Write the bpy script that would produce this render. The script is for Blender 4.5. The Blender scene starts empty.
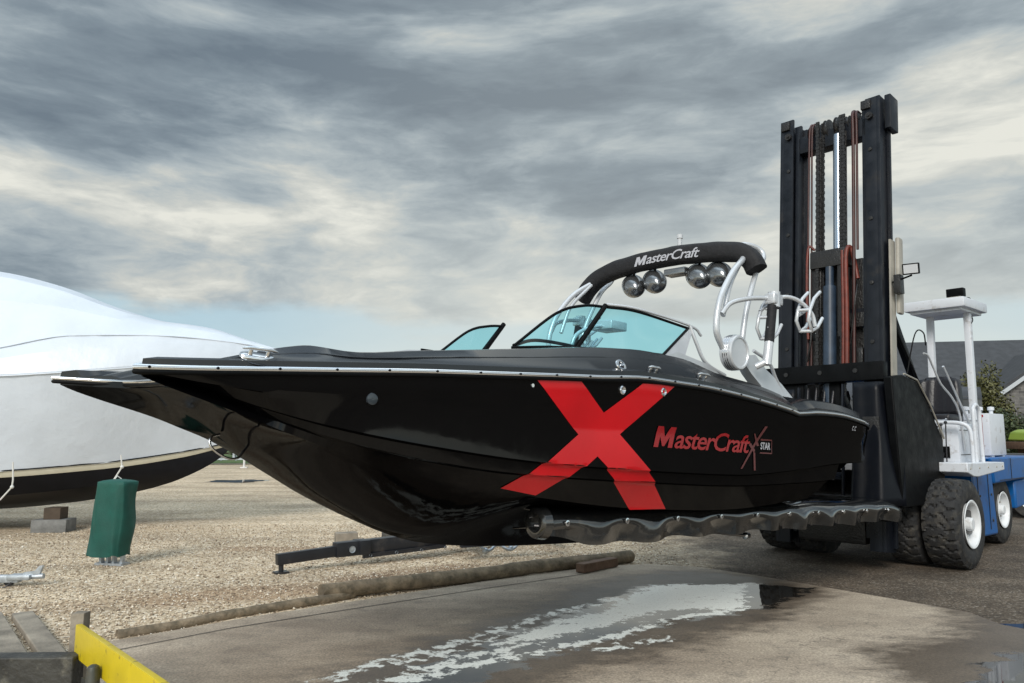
import bpy, bmesh, math, random
import numpy as np
from mathutils import Vector, Matrix, noise
random.seed(7); rng = np.random.default_rng(5)
sc = bpy.context.scene
C = sc.collection
R = math.radians; PI = math.pi
V = Vector
# ------------------------------------------------------------------ camera model (also used to measure the place)
FPX, CAMH, HOR, CX, CY = 760.0, 1.65, 437.0, 512.0, 341.5
PITCH = math.atan((HOR - CY) / FPX)
def ray(u, v):
    a = (u - CX) / FPX; b = -(v - CY) / FPX
    return V((a, math.cos(PITCH) - b*math.sin(PITCH), math.sin(PITCH) + b*math.cos(PITCH)))
def gp(u, v, z=0.0):
    """a point measured on the level z = const"""
    r = ray(u, v); t = (z - CAMH) / r.z
    return V((r.x*t, r.y*t, z))
def dp(u, v, y):
    """a point measured at distance y"""
    r = ray(u, v); t = y / r.y
    return V((r.x*t, y, CAMH + r.z*t))
def frame(o, th, pit=0.0, roll=0.0):
    th, pit, roll = R(th), R(pit), R(roll)
    Fv = V((-math.cos(th), -math.sin(th), 0)); L = V((math.sin(th), -math.cos(th), 0)); U = V((0, 0, 1))
    X = Fv*math.cos(pit) + U*math.sin(pit); Z = U*math.cos(pit) - Fv*math.sin(pit)
    Y = L*math.cos(roll) + Z*math.sin(roll); Z = Z*math.cos(roll) - L*math.sin(roll)
    m = Matrix.Identity(4)
    for i, a in enumerate((X, Y, Z)):
        m[0][i], m[1][i], m[2][i] = a
    m.translation = V(o)
    return m
BM = frame((4.66, 10.58, 0), 42, 2.6, -1.5)      # boat
FM = frame((4.66, 10.58, 0), 42)                 # forklift
# ------------------------------------------------------------------ materials
def mat(name, col, rough=0.5, metal=0.0, spec=0.5, coat=0.0, var=0.0, vscale=6.0, bump=0.0, bscale=30.0,
        rvar=0.0, dirt=None, dscale=2.0, dlo=.5, dhi=.7, island=0.0):
    m = bpy.data.materials.new(name); m.use_nodes = True
    nt = m.node_tree; N = nt.nodes; Lk = nt.links; b = N['Principled BSDF']
    b.inputs['Base Color'].default_value = (*col, 1); b.inputs['Roughness'].default_value = rough
    b.inputs['Metallic'].default_value = metal; b.inputs['Specular IOR Level'].default_value = spec
    if coat: b.inputs['Coat Weight'].default_value = coat; b.inputs['Coat Roughness'].default_value = .04
    tc = N.new('ShaderNodeTexCoord')
    src = None
    if var or rvar or dirt:
        n = N.new('ShaderNodeTexNoise'); n.inputs['Scale'].default_value = vscale; n.inputs['Detail'].default_value = 6
        Lk.new(tc.outputs['Object'], n.inputs['Vector'])
    if var:
        mr = N.new('ShaderNodeMapRange'); mr.inputs[1].default_value = .3; mr.inputs[2].default_value = .7
        mr.inputs[3].default_value = 1-var; mr.inputs[4].default_value = 1+var
        Lk.new(n.outputs['Fac'], mr.inputs[0])
        mx = N.new('ShaderNodeVectorMath'); mx.operation = 'SCALE'; mx.inputs[0].default_value = col
        Lk.new(mr.outputs[0], mx.inputs['Scale']); src = mx.outputs[0]
    if island:
        g = N.new('ShaderNodeNewGeometry'); mr = N.new('ShaderNodeMapRange')
        mr.inputs[3].default_value = 1-island; mr.inputs[4].default_value = 1+island
        Lk.new(g.outputs['Random Per Island'], mr.inputs[0])
        mx = N.new('ShaderNodeVectorMath'); mx.operation = 'SCALE'
        if src: Lk.new(src, mx.inputs[0])
        else: mx.inputs[0].default_value = col
        Lk.new(mr.outputs[0], mx.inputs['Scale']); src = mx.outputs[0]
    if dirt:
        n2 = N.new('ShaderNodeTexNoise'); n2.inputs['Scale'].default_value = dscale; n2.inputs['Detail'].default_value = 8
        n2.inputs['Roughness'].default_value = .65
        Lk.new(tc.outputs['Object'], n2.inputs['Vector'])
        mr = N.new('ShaderNodeMapRange'); mr.inputs[1].default_value = dlo; mr.inputs[2].default_value = dhi
        Lk.new(n2.outputs['Fac'], mr.inputs[0])
        mx = N.new('ShaderNodeMix'); mx.data_type = 'RGBA'
        Lk.new(mr.outputs[0], mx.inputs['Factor'])
        if src: Lk.new(src, mx.inputs['A'])
        else: mx.inputs['A'].default_value = (*col, 1)
        mx.inputs['B'].default_value = (*dirt, 1); src = mx.outputs['Result']
    if src: Lk.new(src, b.inputs['Base Color'])
    if rvar:
        mr = N.new('ShaderNodeMapRange'); mr.inputs[1].default_value = .3; mr.inputs[2].default_value = .7
        mr.inputs[3].default_value = max(0, rough-rvar); mr.inputs[4].default_value = rough+rvar
        Lk.new(n.outputs['Fac'], mr.inputs[0]); Lk.new(mr.outputs[0], b.inputs['Roughness'])
    if bump:
        n3 = N.new('ShaderNodeTexNoise'); n3.inputs['Scale'].default_value = bscale; n3.inputs['Detail'].default_value = 5
        Lk.new(tc.outputs['Object'], n3.inputs['Vector'])
        bp = N.new('ShaderNodeBump'); bp.inputs['Strength'].default_value = bump; bp.inputs['Distance'].default_value = .02
        Lk.new(n3.outputs['Fac'], bp.inputs['Height']); Lk.new(bp.outputs[0], b.inputs['Normal'])
    return m
M = {}
M['gel'] = mat('black_gelcoat', (.002, .002, .0023), .05, spec=.009, rvar=.02, vscale=1.5)
def gel_mat():
    m = bpy.data.materials.new('black_gelcoat'); m.use_nodes = True; nt = m.node_tree; N = nt.nodes; Lk = nt.links
    N.remove(N['Principled BSDF']); out = N['Material Output']
    d = N.new('ShaderNodeBsdfDiffuse'); d.inputs[0].default_value = (.0022, .0022, .0026, 1)
    g = N.new('ShaderNodeBsdfGlossy'); g.inputs['Roughness'].default_value = .05
    tc = N.new('ShaderNodeTexCoord'); n = N.new('ShaderNodeTexNoise'); n.inputs['Scale'].default_value = 1.3; n.inputs['Detail'].default_value = 3; Lk.new(tc.outputs['Object'], n.inputs['Vector'])
    bp = N.new('ShaderNodeBump'); bp.inputs['Strength'].default_value = .03; bp.inputs['Distance'].default_value = .05; Lk.new(n.outputs['Fac'], bp.inputs['Height']); Lk.new(bp.outputs[0], g.inputs['Normal'])
    n2 = N.new('ShaderNodeTexNoise'); n2.inputs['Scale'].default_value = 7; n2.inputs['Detail'].default_value = 8; n2.inputs['Roughness'].default_value = .7; Lk.new(tc.outputs['Object'], n2.inputs['Vector'])
    mr = N.new('ShaderNodeMapRange'); mr.inputs[1].default_value = .35; mr.inputs[2].default_value = .75; mr.inputs[3].default_value = .03; mr.inputs[4].default_value = .14
    Lk.new(n2.outputs['Fac'], mr.inputs[0]); Lk.new(mr.outputs[0], g.inputs['Roughness'])
    lw = N.new('ShaderNodeLayerWeight'); lw.inputs[0].default_value = .5
    pw = N.new('ShaderNodeMath'); pw.operation = 'POWER'; Lk.new(lw.outputs['Facing'], pw.inputs[0]); pw.inputs[1].default_value = 5
    f = N.new('ShaderNodeMath'); f.operation = 'MULTIPLY_ADD'; Lk.new(pw.outputs[0], f.inputs[0]); f.inputs[1].default_value = .12; f.inputs[2].default_value = .028
    mx = N.new('ShaderNodeMixShader'); Lk.new(f.outputs[0], mx.inputs[0]); Lk.new(d.outputs[0], mx.inputs[1]); Lk.new(g.outputs[0], mx.inputs[2])
    Lk.new(mx.outputs[0], out.inputs[0]); return m
M['gel'] = gel_mat()
M['deckgel'] = mat('deck_gelcoat', (.008, .009, .011), .2, rvar=.05, vscale=2, bump=.02, bscale=3)
M['pad'] = mat('platform_pad', (.03, .03, .033), .6, bump=.3, bscale=80)
M['red'] = mat('red_vinyl', (.52, .004, .009), .25, var=.12, vscale=2)
M['chrome'] = mat('polished_metal', (.75, .76, .78), .16, metal=1, rvar=.05)
M['alu'] = mat('painted_aluminium', (.55, .57, .6), .3, metal=.35, var=.06)
M['whitevinyl'] = mat('pale_vinyl', (.35, .36, .38), .5, var=.05)
M['cloth'] = mat('black_cover_cloth', (.006, .006, .008), .75, bump=.6, bscale=14)
M['silverprint'] = mat('silver_print', (.5, .5, .54), .35, metal=.3)
M['pod'] = mat('pewter_shell', (.24, .25, .26), .22, metal=.85, rvar=.06)
M['black'] = mat('black_paint', (.003, .0034, .004), .45, spec=.10, var=.3, rvar=.1, bump=.1, bscale=25, dirt=(.009, .008, .007), dlo=.55, dhi=.85)
M['mast'] = mat('mast_paint', (.0065, .0085, .013), .36, spec=.3, var=.25, rvar=.12, dirt=(.02, .017, .014), dscale=3, dlo=.58, dhi=.8)
M['grease'] = mat('greasy_steel', (.012, .011, .011), .35, var=.4, bump=.4, bscale=40)
M['rubbermat'] = mat('wet_rubber_mat', (.009, .0095, .010), .15, spec=.9, coat=.8, var=.3, rvar=.08, vscale=4, bump=.15, bscale=9, dirt=(.1, .09, .07), dscale=5, dlo=.6, dhi=.8)
M['curtain'] = mat('rubber_curtain', (.004, .005, .008), .4, spec=.16, rvar=.1, vscale=3, dirt=(.012, .012, .013), dscale=4, dlo=.55, dhi=.8)
M['tyre'] = mat('tyre_rubber', (.016, .016, .017), .75, var=.3, bump=.3, bscale=60, dirt=(.07, .062, .05), dscale=9, dlo=.5, dhi=.75)
M['white'] = mat('white_paint', (.60, .63, .68), .38, var=.04, dirt=(.22, .18, .14), dscale=6, dlo=.56, dhi=.80)
M['rim'] = mat('white_rim_paint', (.7, .72, .74), .4, dirt=(.3, .28, .25), dscale=8, dlo=.58, dhi=.8)
M['blue'] = mat('blue_paint', (.005, .10, .33), .32, var=.12, dirt=(.05, .045, .04), dscale=6, dlo=.52, dhi=.8)
M['hosedark'] = mat('dark_red_hose', (.04, .010, .008), .5, var=.3, vscale=12)
M['hose'] = mat('red_hose', (.12, .02, .011), .5, var=.3, vscale=12)
M['rod'] = mat('chrome_rod', (.5, .58, .68), .18, metal=1)
M['steelbeige'] = mat('bare_edge_paint', (.33, .31, .27), .5, var=.15)
M['seat'] = mat('seat_vinyl', (.012, .012, .016), .4, bump=.2)
M['lens'] = mat('lamp_lens', (.5, .52, .55), .12, spec=.8)
M['wrap'] = mat('shrink_wrap_film', (.56, .61, .68), .38, var=.05, vscale=1.2, bump=.75, bscale=3.5)
M['cream'] = mat('cream_hull', (.55, .52, .42), .3, var=.06)
M['conc'] = mat('concrete_block', (.17, .17, .165), .9, var=.3, vscale=8, bump=.5, bscale=50)
M['wood'] = mat('weathered_wood', (.23, .20, .16), .85, var=.35, vscale=5, bump=.5, bscale=35)
M['woodred'] = mat('reddish_timber', (.12, .07, .045), .8, var=.3, vscale=9, bump=.4)
M['dwood'] = mat('tarred_timber', (.035, .034, .03), .6, var=.5, vscale=6, bump=.5, bscale=25, dirt=(.16, .15, .12), dscale=7, dlo=.55, dhi=.75)
M['yellow'] = mat('yellow_paint', (.60, .46, .008), .42, var=.08, bump=.15, bscale=12, dirt=(.16, .11, .03), dscale=14, dlo=.60, dhi=.72)
M['green'] = mat('green_canvas', (.0015, .065, .05), .7, var=.2, vscale=5, bump=.25, bscale=70)
M['galv'] = mat('galvanised_steel', (.42, .46, .5), .38, metal=.6, var=.2, vscale=20)
M['trailer'] = mat('trailer_paint', (.013, .014, .018), .4, var=.2, dirt=(.07, .06, .05), dscale=6, dlo=.55, dhi=.8)
M['rope'] = mat('white_rope', (.6, .6, .58), .8)
M['lime'] = mat('lime_paint', (.24, .33, .05), .5)
M['slate'] = mat('slate_roof', (.035, .037, .042), .75, var=.25, vscale=3, bump=.4, bscale=8)
M['trim'] = mat('grey_white_trim', (.42, .45, .48), .5)
M['windowglass'] = mat('dark_window', (.012, .015, .02), .08, spec=.8)
M['bark'] = mat('bark', (.06, .045, .03), .9, bump=.5)
def stone_mat():
    m = mat('grey_stone_wall', (.13, .125, .12), .9); nt = m.node_tree; N = nt.nodes; Lk = nt.links; b = N['Principled BSDF']
    tc = N.new('ShaderNodeTexCoord'); mp = N.new('ShaderNodeMapping'); mp.inputs['Rotation'].default_value = (R(90), 0, 0)
    br = N.new('ShaderNodeTexBrick'); br.inputs['Color1'].default_value = (.15, .145, .14, 1); br.inputs['Color2'].default_value = (.085, .083, .085, 1)
    br.inputs['Mortar'].default_value = (.2, .195, .185, 1); br.inputs['Scale'].default_value = 1.6; br.inputs['Mortar Size'].default_value = .015
    Lk.new(tc.outputs['Object'], mp.inputs[0]); Lk.new(mp.outputs[0], br.inputs['Vector'])
    n = N.new('ShaderNodeTexNoise'); n.inputs['Scale'].default_value = 3; n.inputs['Detail'].default_value = 8; Lk.new(tc.outputs['Object'], n.inputs['Vector'])
    mx = N.new('ShaderNodeMix'); mx.data_type = 'RGBA'; mx.blend_type = 'MULTIPLY'; mx.inputs['Factor'].default_value = .8
    mr = N.new('ShaderNodeMapRange'); mr.inputs[1].default_value = .3; mr.inputs[2].default_value = .7; mr.inputs[3].default_value = .5; mr.inputs[4].default_value = 1.4
    Lk.new(n.outputs['Fac'], mr.inputs[0]); Lk.new(br.outputs['Color'], mx.inputs['A']); Lk.new(mr.outputs[0], mx.inputs['B'])
    Lk.new(mx.outputs['Result'], b.inputs['Base Color'])
    return m
M['stone'] = stone_mat()
def glass_mat():
    m = bpy.data.materials.new('tinted_glass'); m.use_nodes = True; nt = m.node_tree; N = nt.nodes; Lk = nt.links
    N.remove(N['Principled BSDF']); out = N['Material Output']
    t = N.new('ShaderNodeBsdfTransparent'); t.inputs[0].default_value = (.46, .86, .93, 1)
    g = N.new('ShaderNodeBsdfGlossy'); g.inputs['Roughness'].default_value = .03
    lw = N.new('ShaderNodeLayerWeight'); lw.inputs[0].default_value = .5
    pw = N.new('ShaderNodeMath'); pw.operation = 'POWER'; Lk.new(lw.outputs['Facing'], pw.inputs[0]); pw.inputs[1].default_value = 4
    f = N.new('ShaderNodeMath'); f.operation = 'MULTIPLY_ADD'; Lk.new(pw.outputs[0], f.inputs[0]); f.inputs[1].default_value = .6; f.inputs[2].default_value = .05
    mx = N.new('ShaderNodeMixShader'); Lk.new(f.outputs[0], mx.inputs[0]); Lk.new(t.outputs[0], mx.inputs[1]); Lk.new(g.outputs[0], mx.inputs[2])
    Lk.new(mx.outputs[0], out.inputs[0]); return m
M['glass'] = glass_mat()
def leaf_mat(name, col):
    m = mat(name, col, .6, island=.55, var=.25, vscale=1.2); return m
M['leaf'] = leaf_mat('dark_conifer_leaf', (.035, .05, .018))
M['leaf2'] = leaf_mat('olive_leaf', (.075, .075, .022))
M['leaf3'] = leaf_mat('far_leaf', (.045, .055, .03))
# ------------------------------------------------------------------ object helpers
def tag(o, label=None, cat=None, group=None, kind=None):
    if label: o['label'] = label
    if cat: o['category'] = cat
    if group: o['group'] = group
    if kind: o['kind'] = kind
    return o
OFFS = {}
def empty(name, mw=None, off=(0, 0, 0), label=None, cat=None, group=None):
    """root Empty; children are built in the frame mw and 'off' is where the root stands in that frame"""
    o = bpy.data.objects.new(name, None); C.objects.link(o); o.empty_display_size = .3
    m = (mw or Matrix.Identity(4)) @ Matrix.Translation(V(off))
    o.matrix_world = m; OFFS[o.name] = V(off)
    return tag(o, label, cat, group)
class MB:
    def __init__(s): s.v = []; s.f = []; s.m = Matrix.Identity(4)
    def add(s, vs, fs):
        n = len(s.v); s.v += [s.m @ V(p) for p in vs]; s.f += [tuple(i+n for i in f) for f in fs]; return s
    def box(s, lo, hi, bev=0.0, taper=None):
        x0, y0, z0 = lo; x1, y1, z1 = hi
        if bev <= 0:
            return s.add([(x0,y0,z0),(x1,y0,z0),(x1,y1,z0),(x0,y1,z0),(x0,y0,z1),(x1,y0,z1),(x1,y1,z1),(x0,y1,z1)],
                         [(0,3,2,1),(4,5,6,7),(0,1,5,4),(1,2,6,5),(2,3,7,6),(3,0,4,7)])
        bm = bmesh.new(); bmesh.ops.create_cube(bm, size=1)
        for v in bm.verts: v.co = V(((x0+x1)/2 + v.co.x*(x1-x0), (y0+y1)/2 + v.co.y*(y1-y0), (z0+z1)/2 + v.co.z*(z1-z0)))
        bmesh.ops.bevel(bm, geom=list(bm.edges), offset=bev, segments=2, profile=.6, affect='EDGES')
        s._bm(bm); return s
    def _bm(s, bm):
        bm.verts.index_update(); s.add([v.co.copy() for v in bm.verts], [[v.index for v in f.verts] for f in bm.faces]); bm.free()
    def bar(s, a, b, w, h=None, up=(0, 0, 1), bev=0.0):
        """rectangular bar from a to b"""
        h = h or w; a = V(a); b = V(b); d = (b-a); L = d.length; d.normalize()
        u = V(up); r = d.cross(u)
        if r.length < 1e-4: u = V((1, 0, 0)); r = d.cross(u)
        r.normalize(); u = r.cross(d)
        m = Matrix((( *r, 0), (*d, 0), (*u, 0), (0, 0, 0, 1))).transposed(); m.translation = a
        old = s.m; s.m = old @ m; s.box((-w/2, 0, -h/2), (w/2, L, h/2), bev); s.m = old; return s
    def tube(s, pts, r, n=10, cap=True, rs=None, flat=1.0):
        pts = [V(p) for p in pts]; vs = []; fs = []; prev = None
        for i, p in enumerate(pts):
            if i == 0: d = pts[1]-p
            elif i == len(pts)-1: d = p-pts[i-1]
            else: d = (pts[i+1]-p).normalized() + (p-pts[i-1]).normalized()
            d.normalize()
            if prev is None:
                a = V((0, 0, 1)) if abs(d.z) < .9 else V((1, 0, 0)); x = d.cross(a).normalized()
            else:
                x = (prev - d*prev.dot(d)).normalized()
            prev = x; y = d.cross(x); rr = rs[i] if rs else r
            vs += [p + x*math.cos(2*PI*k/n)*rr + y*math.sin(2*PI*k/n)*rr*flat for k in range(n)]
        for i in range(len(pts)-1):
            for k in range(n):
                a = i*n+k; b = i*n+(k+1) % n
                fs.append((a, b, b+n, a+n))
        if cap: fs.append(tuple(range(n-1, -1, -1))); fs.append(tuple((len(pts)-1)*n+k for k in range(n)))
        return s.add(vs, fs)
    def lathe(s, prof, c, axis='y', n=48):
        """prof: list of (t along axis, radius)"""
        vs = []; fs = []; c = V(c)
        for t, r in prof:
            for k in range(n):
                a = 2*PI*k/n; p, q = r*math.cos(a), r*math.sin(a)
                vs.append(c + (V((p, t, q)) if axis == 'y' else V((t, p, q)) if axis == 'x' else V((p, q, t))))
        for i in range(len(prof)-1):
            for k in range(n):
                fs.append((i*n+k, i*n+(k+1) % n, (i+1)*n+(k+1) % n, (i+1)*n+k))
        return s.add(vs, fs)
    def grid(s, rows, closed=False):
        nr = len(rows); nc = len(rows[0]); vs = [p for r in rows for p in r]; fs = []
        for i in range(nr-1):
            for j in range(nc-1 if not closed else nc):
                fs.append((i*nc+j, i*nc+(j+1) % nc, (i+1)*nc+(j+1) % nc, (i+1)*nc+j))
        return s.add(vs, fs)
    def prism(s, poly, ax, t0, t1):
        """polygon in the plane across axis ax, extruded t0..t1. poly 2D in the remaining axes order"""
        def mk(p, t):
            return {'x': (t, p[0], p[1]), 'y': (p[0], t, p[1]), 'z': (p[0], p[1], t)}[ax]
        n = len(poly); vs = [mk(p, t0) for p in poly] + [mk(p, t1) for p in poly]
        fs = [tuple(range(n-1, -1, -1)), tuple(range(n, 2*n))] + [(i, (i+1) % n, (i+1) % n + n, i+n) for i in range(n)]
        return s.add(vs, fs)
    def ball(s, c, r, sx=1, sy=1, sz=1, n=16, m=10, fn=None):
        c = V(c); rows = []
        for i in range(m+1):
            a = PI*i/m; row = []
            for k in range(n):
                b = 2*PI*k/n; p = V((math.sin(a)*math.cos(b)*sx, math.sin(a)*math.sin(b)*sy, math.cos(a)*sz))*r
                row.append(c + (fn(p) if fn else p))
            rows.append(row)
        return s.grid(rows, closed=True)
    def build(s, name, m, parent=None, smooth=False, angle=35, recalc=True, weld=False, bevel=0.0, solid=0.0, solid_off=-1):
        me = bpy.data.meshes.new(name)
        off = OFFS.get(parent.name, V((0, 0, 0))) if parent else V((0, 0, 0))
        root = parent
        me.from_pydata([tuple(p-off) for p in s.v], [], s.f)
        if recalc or weld:
            bm = bmesh.new(); bm.from_mesh(me)
            if weld: bmesh.ops.remove_doubles(bm, verts=bm.verts, dist=1e-4)
            if recalc: bmesh.ops.recalc_face_normals(bm, faces=bm.faces)
            bm.to_mesh(me); bm.free()
        me.materials.append(m)
        for p in me.polygons: p.use_smooth = True
        if not smooth: me.set_sharp_from_angle(angle=R(angle))
        elif smooth is True: me.set_sharp_from_angle(angle=R(60))
        o = bpy.data.objects.new(name, me); C.objects.link(o)
        if parent:
            o.parent = parent; OFFS[o.name] = off
        if solid:
            md = o.modifiers.new('s', 'SOLIDIFY'); md.thickness = solid; md.offset = solid_off
        if bevel:
            md = o.modifiers.new('b', 'BEVEL'); md.width = bevel; md.segments = 2; md.limit_method = 'ANGLE'; md.angle_limit = R(40)
        return o
def copy_tree(o, parent=None):
    c = o.copy(); C.objects.link(c)
    if parent: c.parent = parent
    for ch in list(o.children): copy_tree(ch, c)
    return c
def smoothstep(a, b, x):
    t = min(1, max(0, (x-a)/(b-a))); return t*t*(3-2*t)
def catmull(pts, n):
    pts = [V(p) for p in pts]; out = []
    P = [2*pts[0]-pts[1]] + pts + [2*pts[-1]-pts[-2]]
    for i in range(1, len(P)-2):
        for k in range(n):
            t = k/n; a, b, c, d = P[i-1:i+3]
            out.append(.5*((2*b) + (c-a)*t + (2*a-5*b+4*c-d)*t*t + (3*b-a-3*c+d)*t**3))
    out.append(pts[-1]); return out
def spl(xs, ys):
    """smooth monotone-ish interpolation"""
    xs = np.array(xs, float); ys = np.array(ys, float)
    m = np.zeros(len(xs)); d = np.diff(ys)/np.diff(xs)
    m[0], m[-1] = d[0], d[-1]
    for i in range(1, len(xs)-1): m[i] = 0 if d[i-1]*d[i] <= 0 else 2*d[i-1]*d[i]/(d[i-1]+d[i])
    def f(x):
        x = min(max(x, xs[0]), xs[-1]); i = min(int(np.searchsorted(xs, x, side='right'))-1, len(xs)-2); i = max(i, 0)
        h = xs[i+1]-xs[i]; t = (x-xs[i])/h
        return float((2*t**3-3*t*t+1)*ys[i] + (t**3-2*t*t+t)*h*m[i] + (-2*t**3+3*t*t)*ys[i+1] + (t**3-t*t)*h*m[i+1])
    return f
from mathutils.geometry import tessellate_polygon
# ================================================================== THE BLACK MOTORBOAT ON THE FORKS
BOFF = (5.5, 0, .48)
boat = empty('motorboat', BM, BOFF, 'glossy black motorboat with a big red X on its side, lifted on the forks', 'motorboat')
hb_ = spl([1.8,2.1,2.5,3,4,5,6,7,8,9,9.3,9.45,9.55], [.95,1.07,1.13,1.18,1.24,1.27,1.26,1.21,1.12,.97,.92,.89,.86])
hb = lambda x: hb_(x)*(1-.022*math.exp(-((x-3.86)/.09)**2))
zrail = spl([1.8,2.45,2.96,3.47,3.78,3.88,3.98,4.45,5.07,5.56,6.17,6.69,7.06,7.54,8.1,8.57,9.04,9.27,9.55],
            [1.71,1.75,1.77,1.76,1.735,1.722,1.73,1.77,1.81,1.83,1.83,1.79,1.765,1.73,1.69,1.65,1.61,1.59,1.57])
zA = spl([2.1,3,4,5,6.2,7.1,8,9,9.55], [1.31,1.28,1.2,1.15,1.165,1.195,1.27,1.42,1.555])
zB = spl([2.1,3,4,5,6.1,7.3,8,9,9.55], [1.24,1.12,1.08,1.06,1.08,1.12,1.19,1.385,1.55])
zC = spl([2.1,3.3,5,6.1,7.11,7.42,8,8.54,9.03,9.27,9.44,9.55], [1.02,.93,.85,.88,.97,1.01,1.10,1.225,1.345,1.42,1.485,1.53])
zK = spl([2.1,3.3,5,6.2,6.85,7.23,7.58,7.91,8.22,8.44,8.62,8.76,8.98,9.15,9.6], [.52,.5,.47,.48,.51,.55,.64,.78,.93,1.06,1.15,1.25,1.41,1.53,1.55])
zt = spl([3.85,4.4,5.03,5.6,6,6.5,7.25,8,8.45,8.72,8.9,9.29,9.45,9.55], [1.9,1.95,1.985,2.06,2.065,2.03,1.93,1.83,1.775,1.785,1.765,1.68,1.635,1.605])
def warp(x, y):
    g = hb(x)
    return x - .40*(1-min(1, (abs(y)/g))**5.5)*smoothstep(8.3, 9.55, x)
def secrows(x):
    g = hb(x); s = 1-smoothstep(8.2, 9.1, x); zr = zrail(x)
    yc = g*(.86+.125*smoothstep(8.95, 9.55, x)) - .02*s
    rows = [(g-.006, zr-.012), (g-.009, zr-min(.09, .25*(zr-zC(x)))), (g-.015, zr-min(.13, .4*(zr-zC(x)))), (g-.03-.01*s, zr-.6*(zr-zA(x)) if zr-zA(x) < .2 else (zr+zA(x))/2-.05), (g*(1-.05*(1-s))-.03, zA(x)),
            (g*(1-.07*(1-s))-.03-.032*s, zA(x)-.006-.006*s), (g*(1-.09*(1-s))-.04-.034*s, zB(x)),
            (g*(1-.11*(1-s))-.04-.065*s, zB(x)-.012), (yc, zC(x))]
    k = zK(warp(x, 0)); c = zC(x)
    bl = 1-smoothstep(8.0, 9.1, x); q = smoothstep(6.6, 7.7, x)
    for t, ft in ((.10, .02+.26*q), (.36, .16+.50*q), (.68, .60+.31*q)):
        y = yc*(1-t); z = c + (k-c)*(ft*bl + (t**1.2)*(1-bl))
        rows.append((y, z))
    rows.append((0, k)); return rows
def hull_y(x, z):
    """half breadth of the hull side at height z"""
    r = secrows(x)[:9]
    for a, b in zip(r[:-1], r[1:]):
        if b[1] <= z <= a[1]:
            t = (z-b[1])/max(1e-6, a[1]-b[1]); return b[0]+(a[0]-b[0])*t
    return r[0][0] if z > r[0][1] else r[-1][0]
XEND = [1.8, 1.84, 1.9, 2.05, 2.14, 2.86, 2.95, 3.05, 3.35, 3.38, 3.4, 3.4, 3.4]
XS = [1.8 + (4.4-1.8)*i/16 for i in range(16)] + list(np.linspace(4.4, 8.6, 36)) + list(np.linspace(8.64, 9.55, 22))
mb = MB(); rows = []
for x in XS:
    r = []
    for i in range(13):
        xe = XEND[i]; xx = x if x >= 4.4 else xe + (x-1.8)/(4.4-1.8)*(4.4-xe)
        y, z = secrows(xx)[i]; r.append(V((warp(xx, y), y, z)))
    rows.append(r + [V((p.x, -p.y, p.z)) for p in reversed(r[:-1])])
mb.grid(rows)
mb.add(rows[0], [tuple(range(len(rows[0])))])                      # transom
mb.grid([rows[-1], [V((p.x, p.y, zrail(9.55))) for p in rows[-1]]])   # bow nose
hull = mb.build('hull', M['gel'], boat, angle=24, weld=True)
# rub rail, both sides and round the bow and the platform
def railpath(sg):
    p = [V((warp(x, hb(x))+.006*(x > 9.5), sg*(hb(x)+.004), zrail(x))) for x in XS]
    return p
bowarc = []
for k in range(1, 12):
    y = .86*math.cos(PI*k/12); bowarc.append(V((warp(9.55, y)+.004, y, 1.57)))
stern = [V((1.8-.1*(1-(k/6)**2), .95*k/6, 1.71)) for k in range(-5, 6)]
for part, dz, r, mt in (('rub_rail', 0, .0125, M['chrome']), ('rail_insert', -.022, .011, M['black'])):
    m_ = MB(); P = railpath(1) + bowarc + list(reversed(railpath(-1))) + stern
    P = [V((p.x, p.y, p.z+dz)) for p in P]
    m_.tube(P + [P[0]], r, 8, cap=False, flat=1.2); rr = m_.build(part, mt, boat, smooth=True)
    if part == 'rub_rail': rail = rr
for x in np.arange(4.1, 9.5, .3):
    for sg in (1, -1):
        m_ = MB(); m_.lathe([(0, .0), (.003*sg, .007), (0, .008)], (x, sg*(hb(x)+.0185), zrail(x)+.001), 'y', 8); m_.build('screw', M['black'], rail)
# deck with an open well
mb = MB(); rows = []
DX = list(np.linspace(3.9, 8.6, 44)) + list(np.linspace(8.64, 9.55, 20))
for x in DX:
    g = hb(x); zr = zrail(x); t = zt(x); open_ = 1-smoothstep(8.3, 8.75, x)
    open_ *= smoothstep(3.95, 4.3, x)
    zf = t-.03 + (1.25-t)*open_
    e = [(g-.01, zr), (g-.012, zr+.045), (g-.045, zr+.062), (g*.95-.02, zr+(t-zr)*.55), (g*.86, t-.004), (g*.80, t+.004), (g*.74, t-.012),
         (g*.72, t-.04+ (1.25-t+.25)*open_*.8), (g*.66, zf), (g*.3, zf+.02*(1-open_)), (0, zf+.025*(1-open_))]
    r = [V((warp(x, y), y, z)) for y, z in e]
    rows.append(r + [V((p.x, -p.y, p.z)) for p in reversed(r[:-1])])
mb.grid(rows); mb.add(rows[0], [tuple(range(len(rows[0])))]); mb.grid([rows[-1], [V((p.x, p.y, zrail(9.55))) for p in rows[-1]]])
deck = mb.build('deck', M['deckgel'], boat, angle=30, weld=True)
# raised line along the deck flank
for sg in (1, -1):
    m_ = MB(); m_.tube([V((warp(x, hb(x)*.9), sg*(hb(x)*.925-.015), zrail(x)+(zt(x)-zrail(x))*.62+.006)) for x in np.linspace(4.2, 9.3, 50)], .006, 6)
    m_.build('deck_moulding', M['deckgel'], boat, smooth=True)
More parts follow.
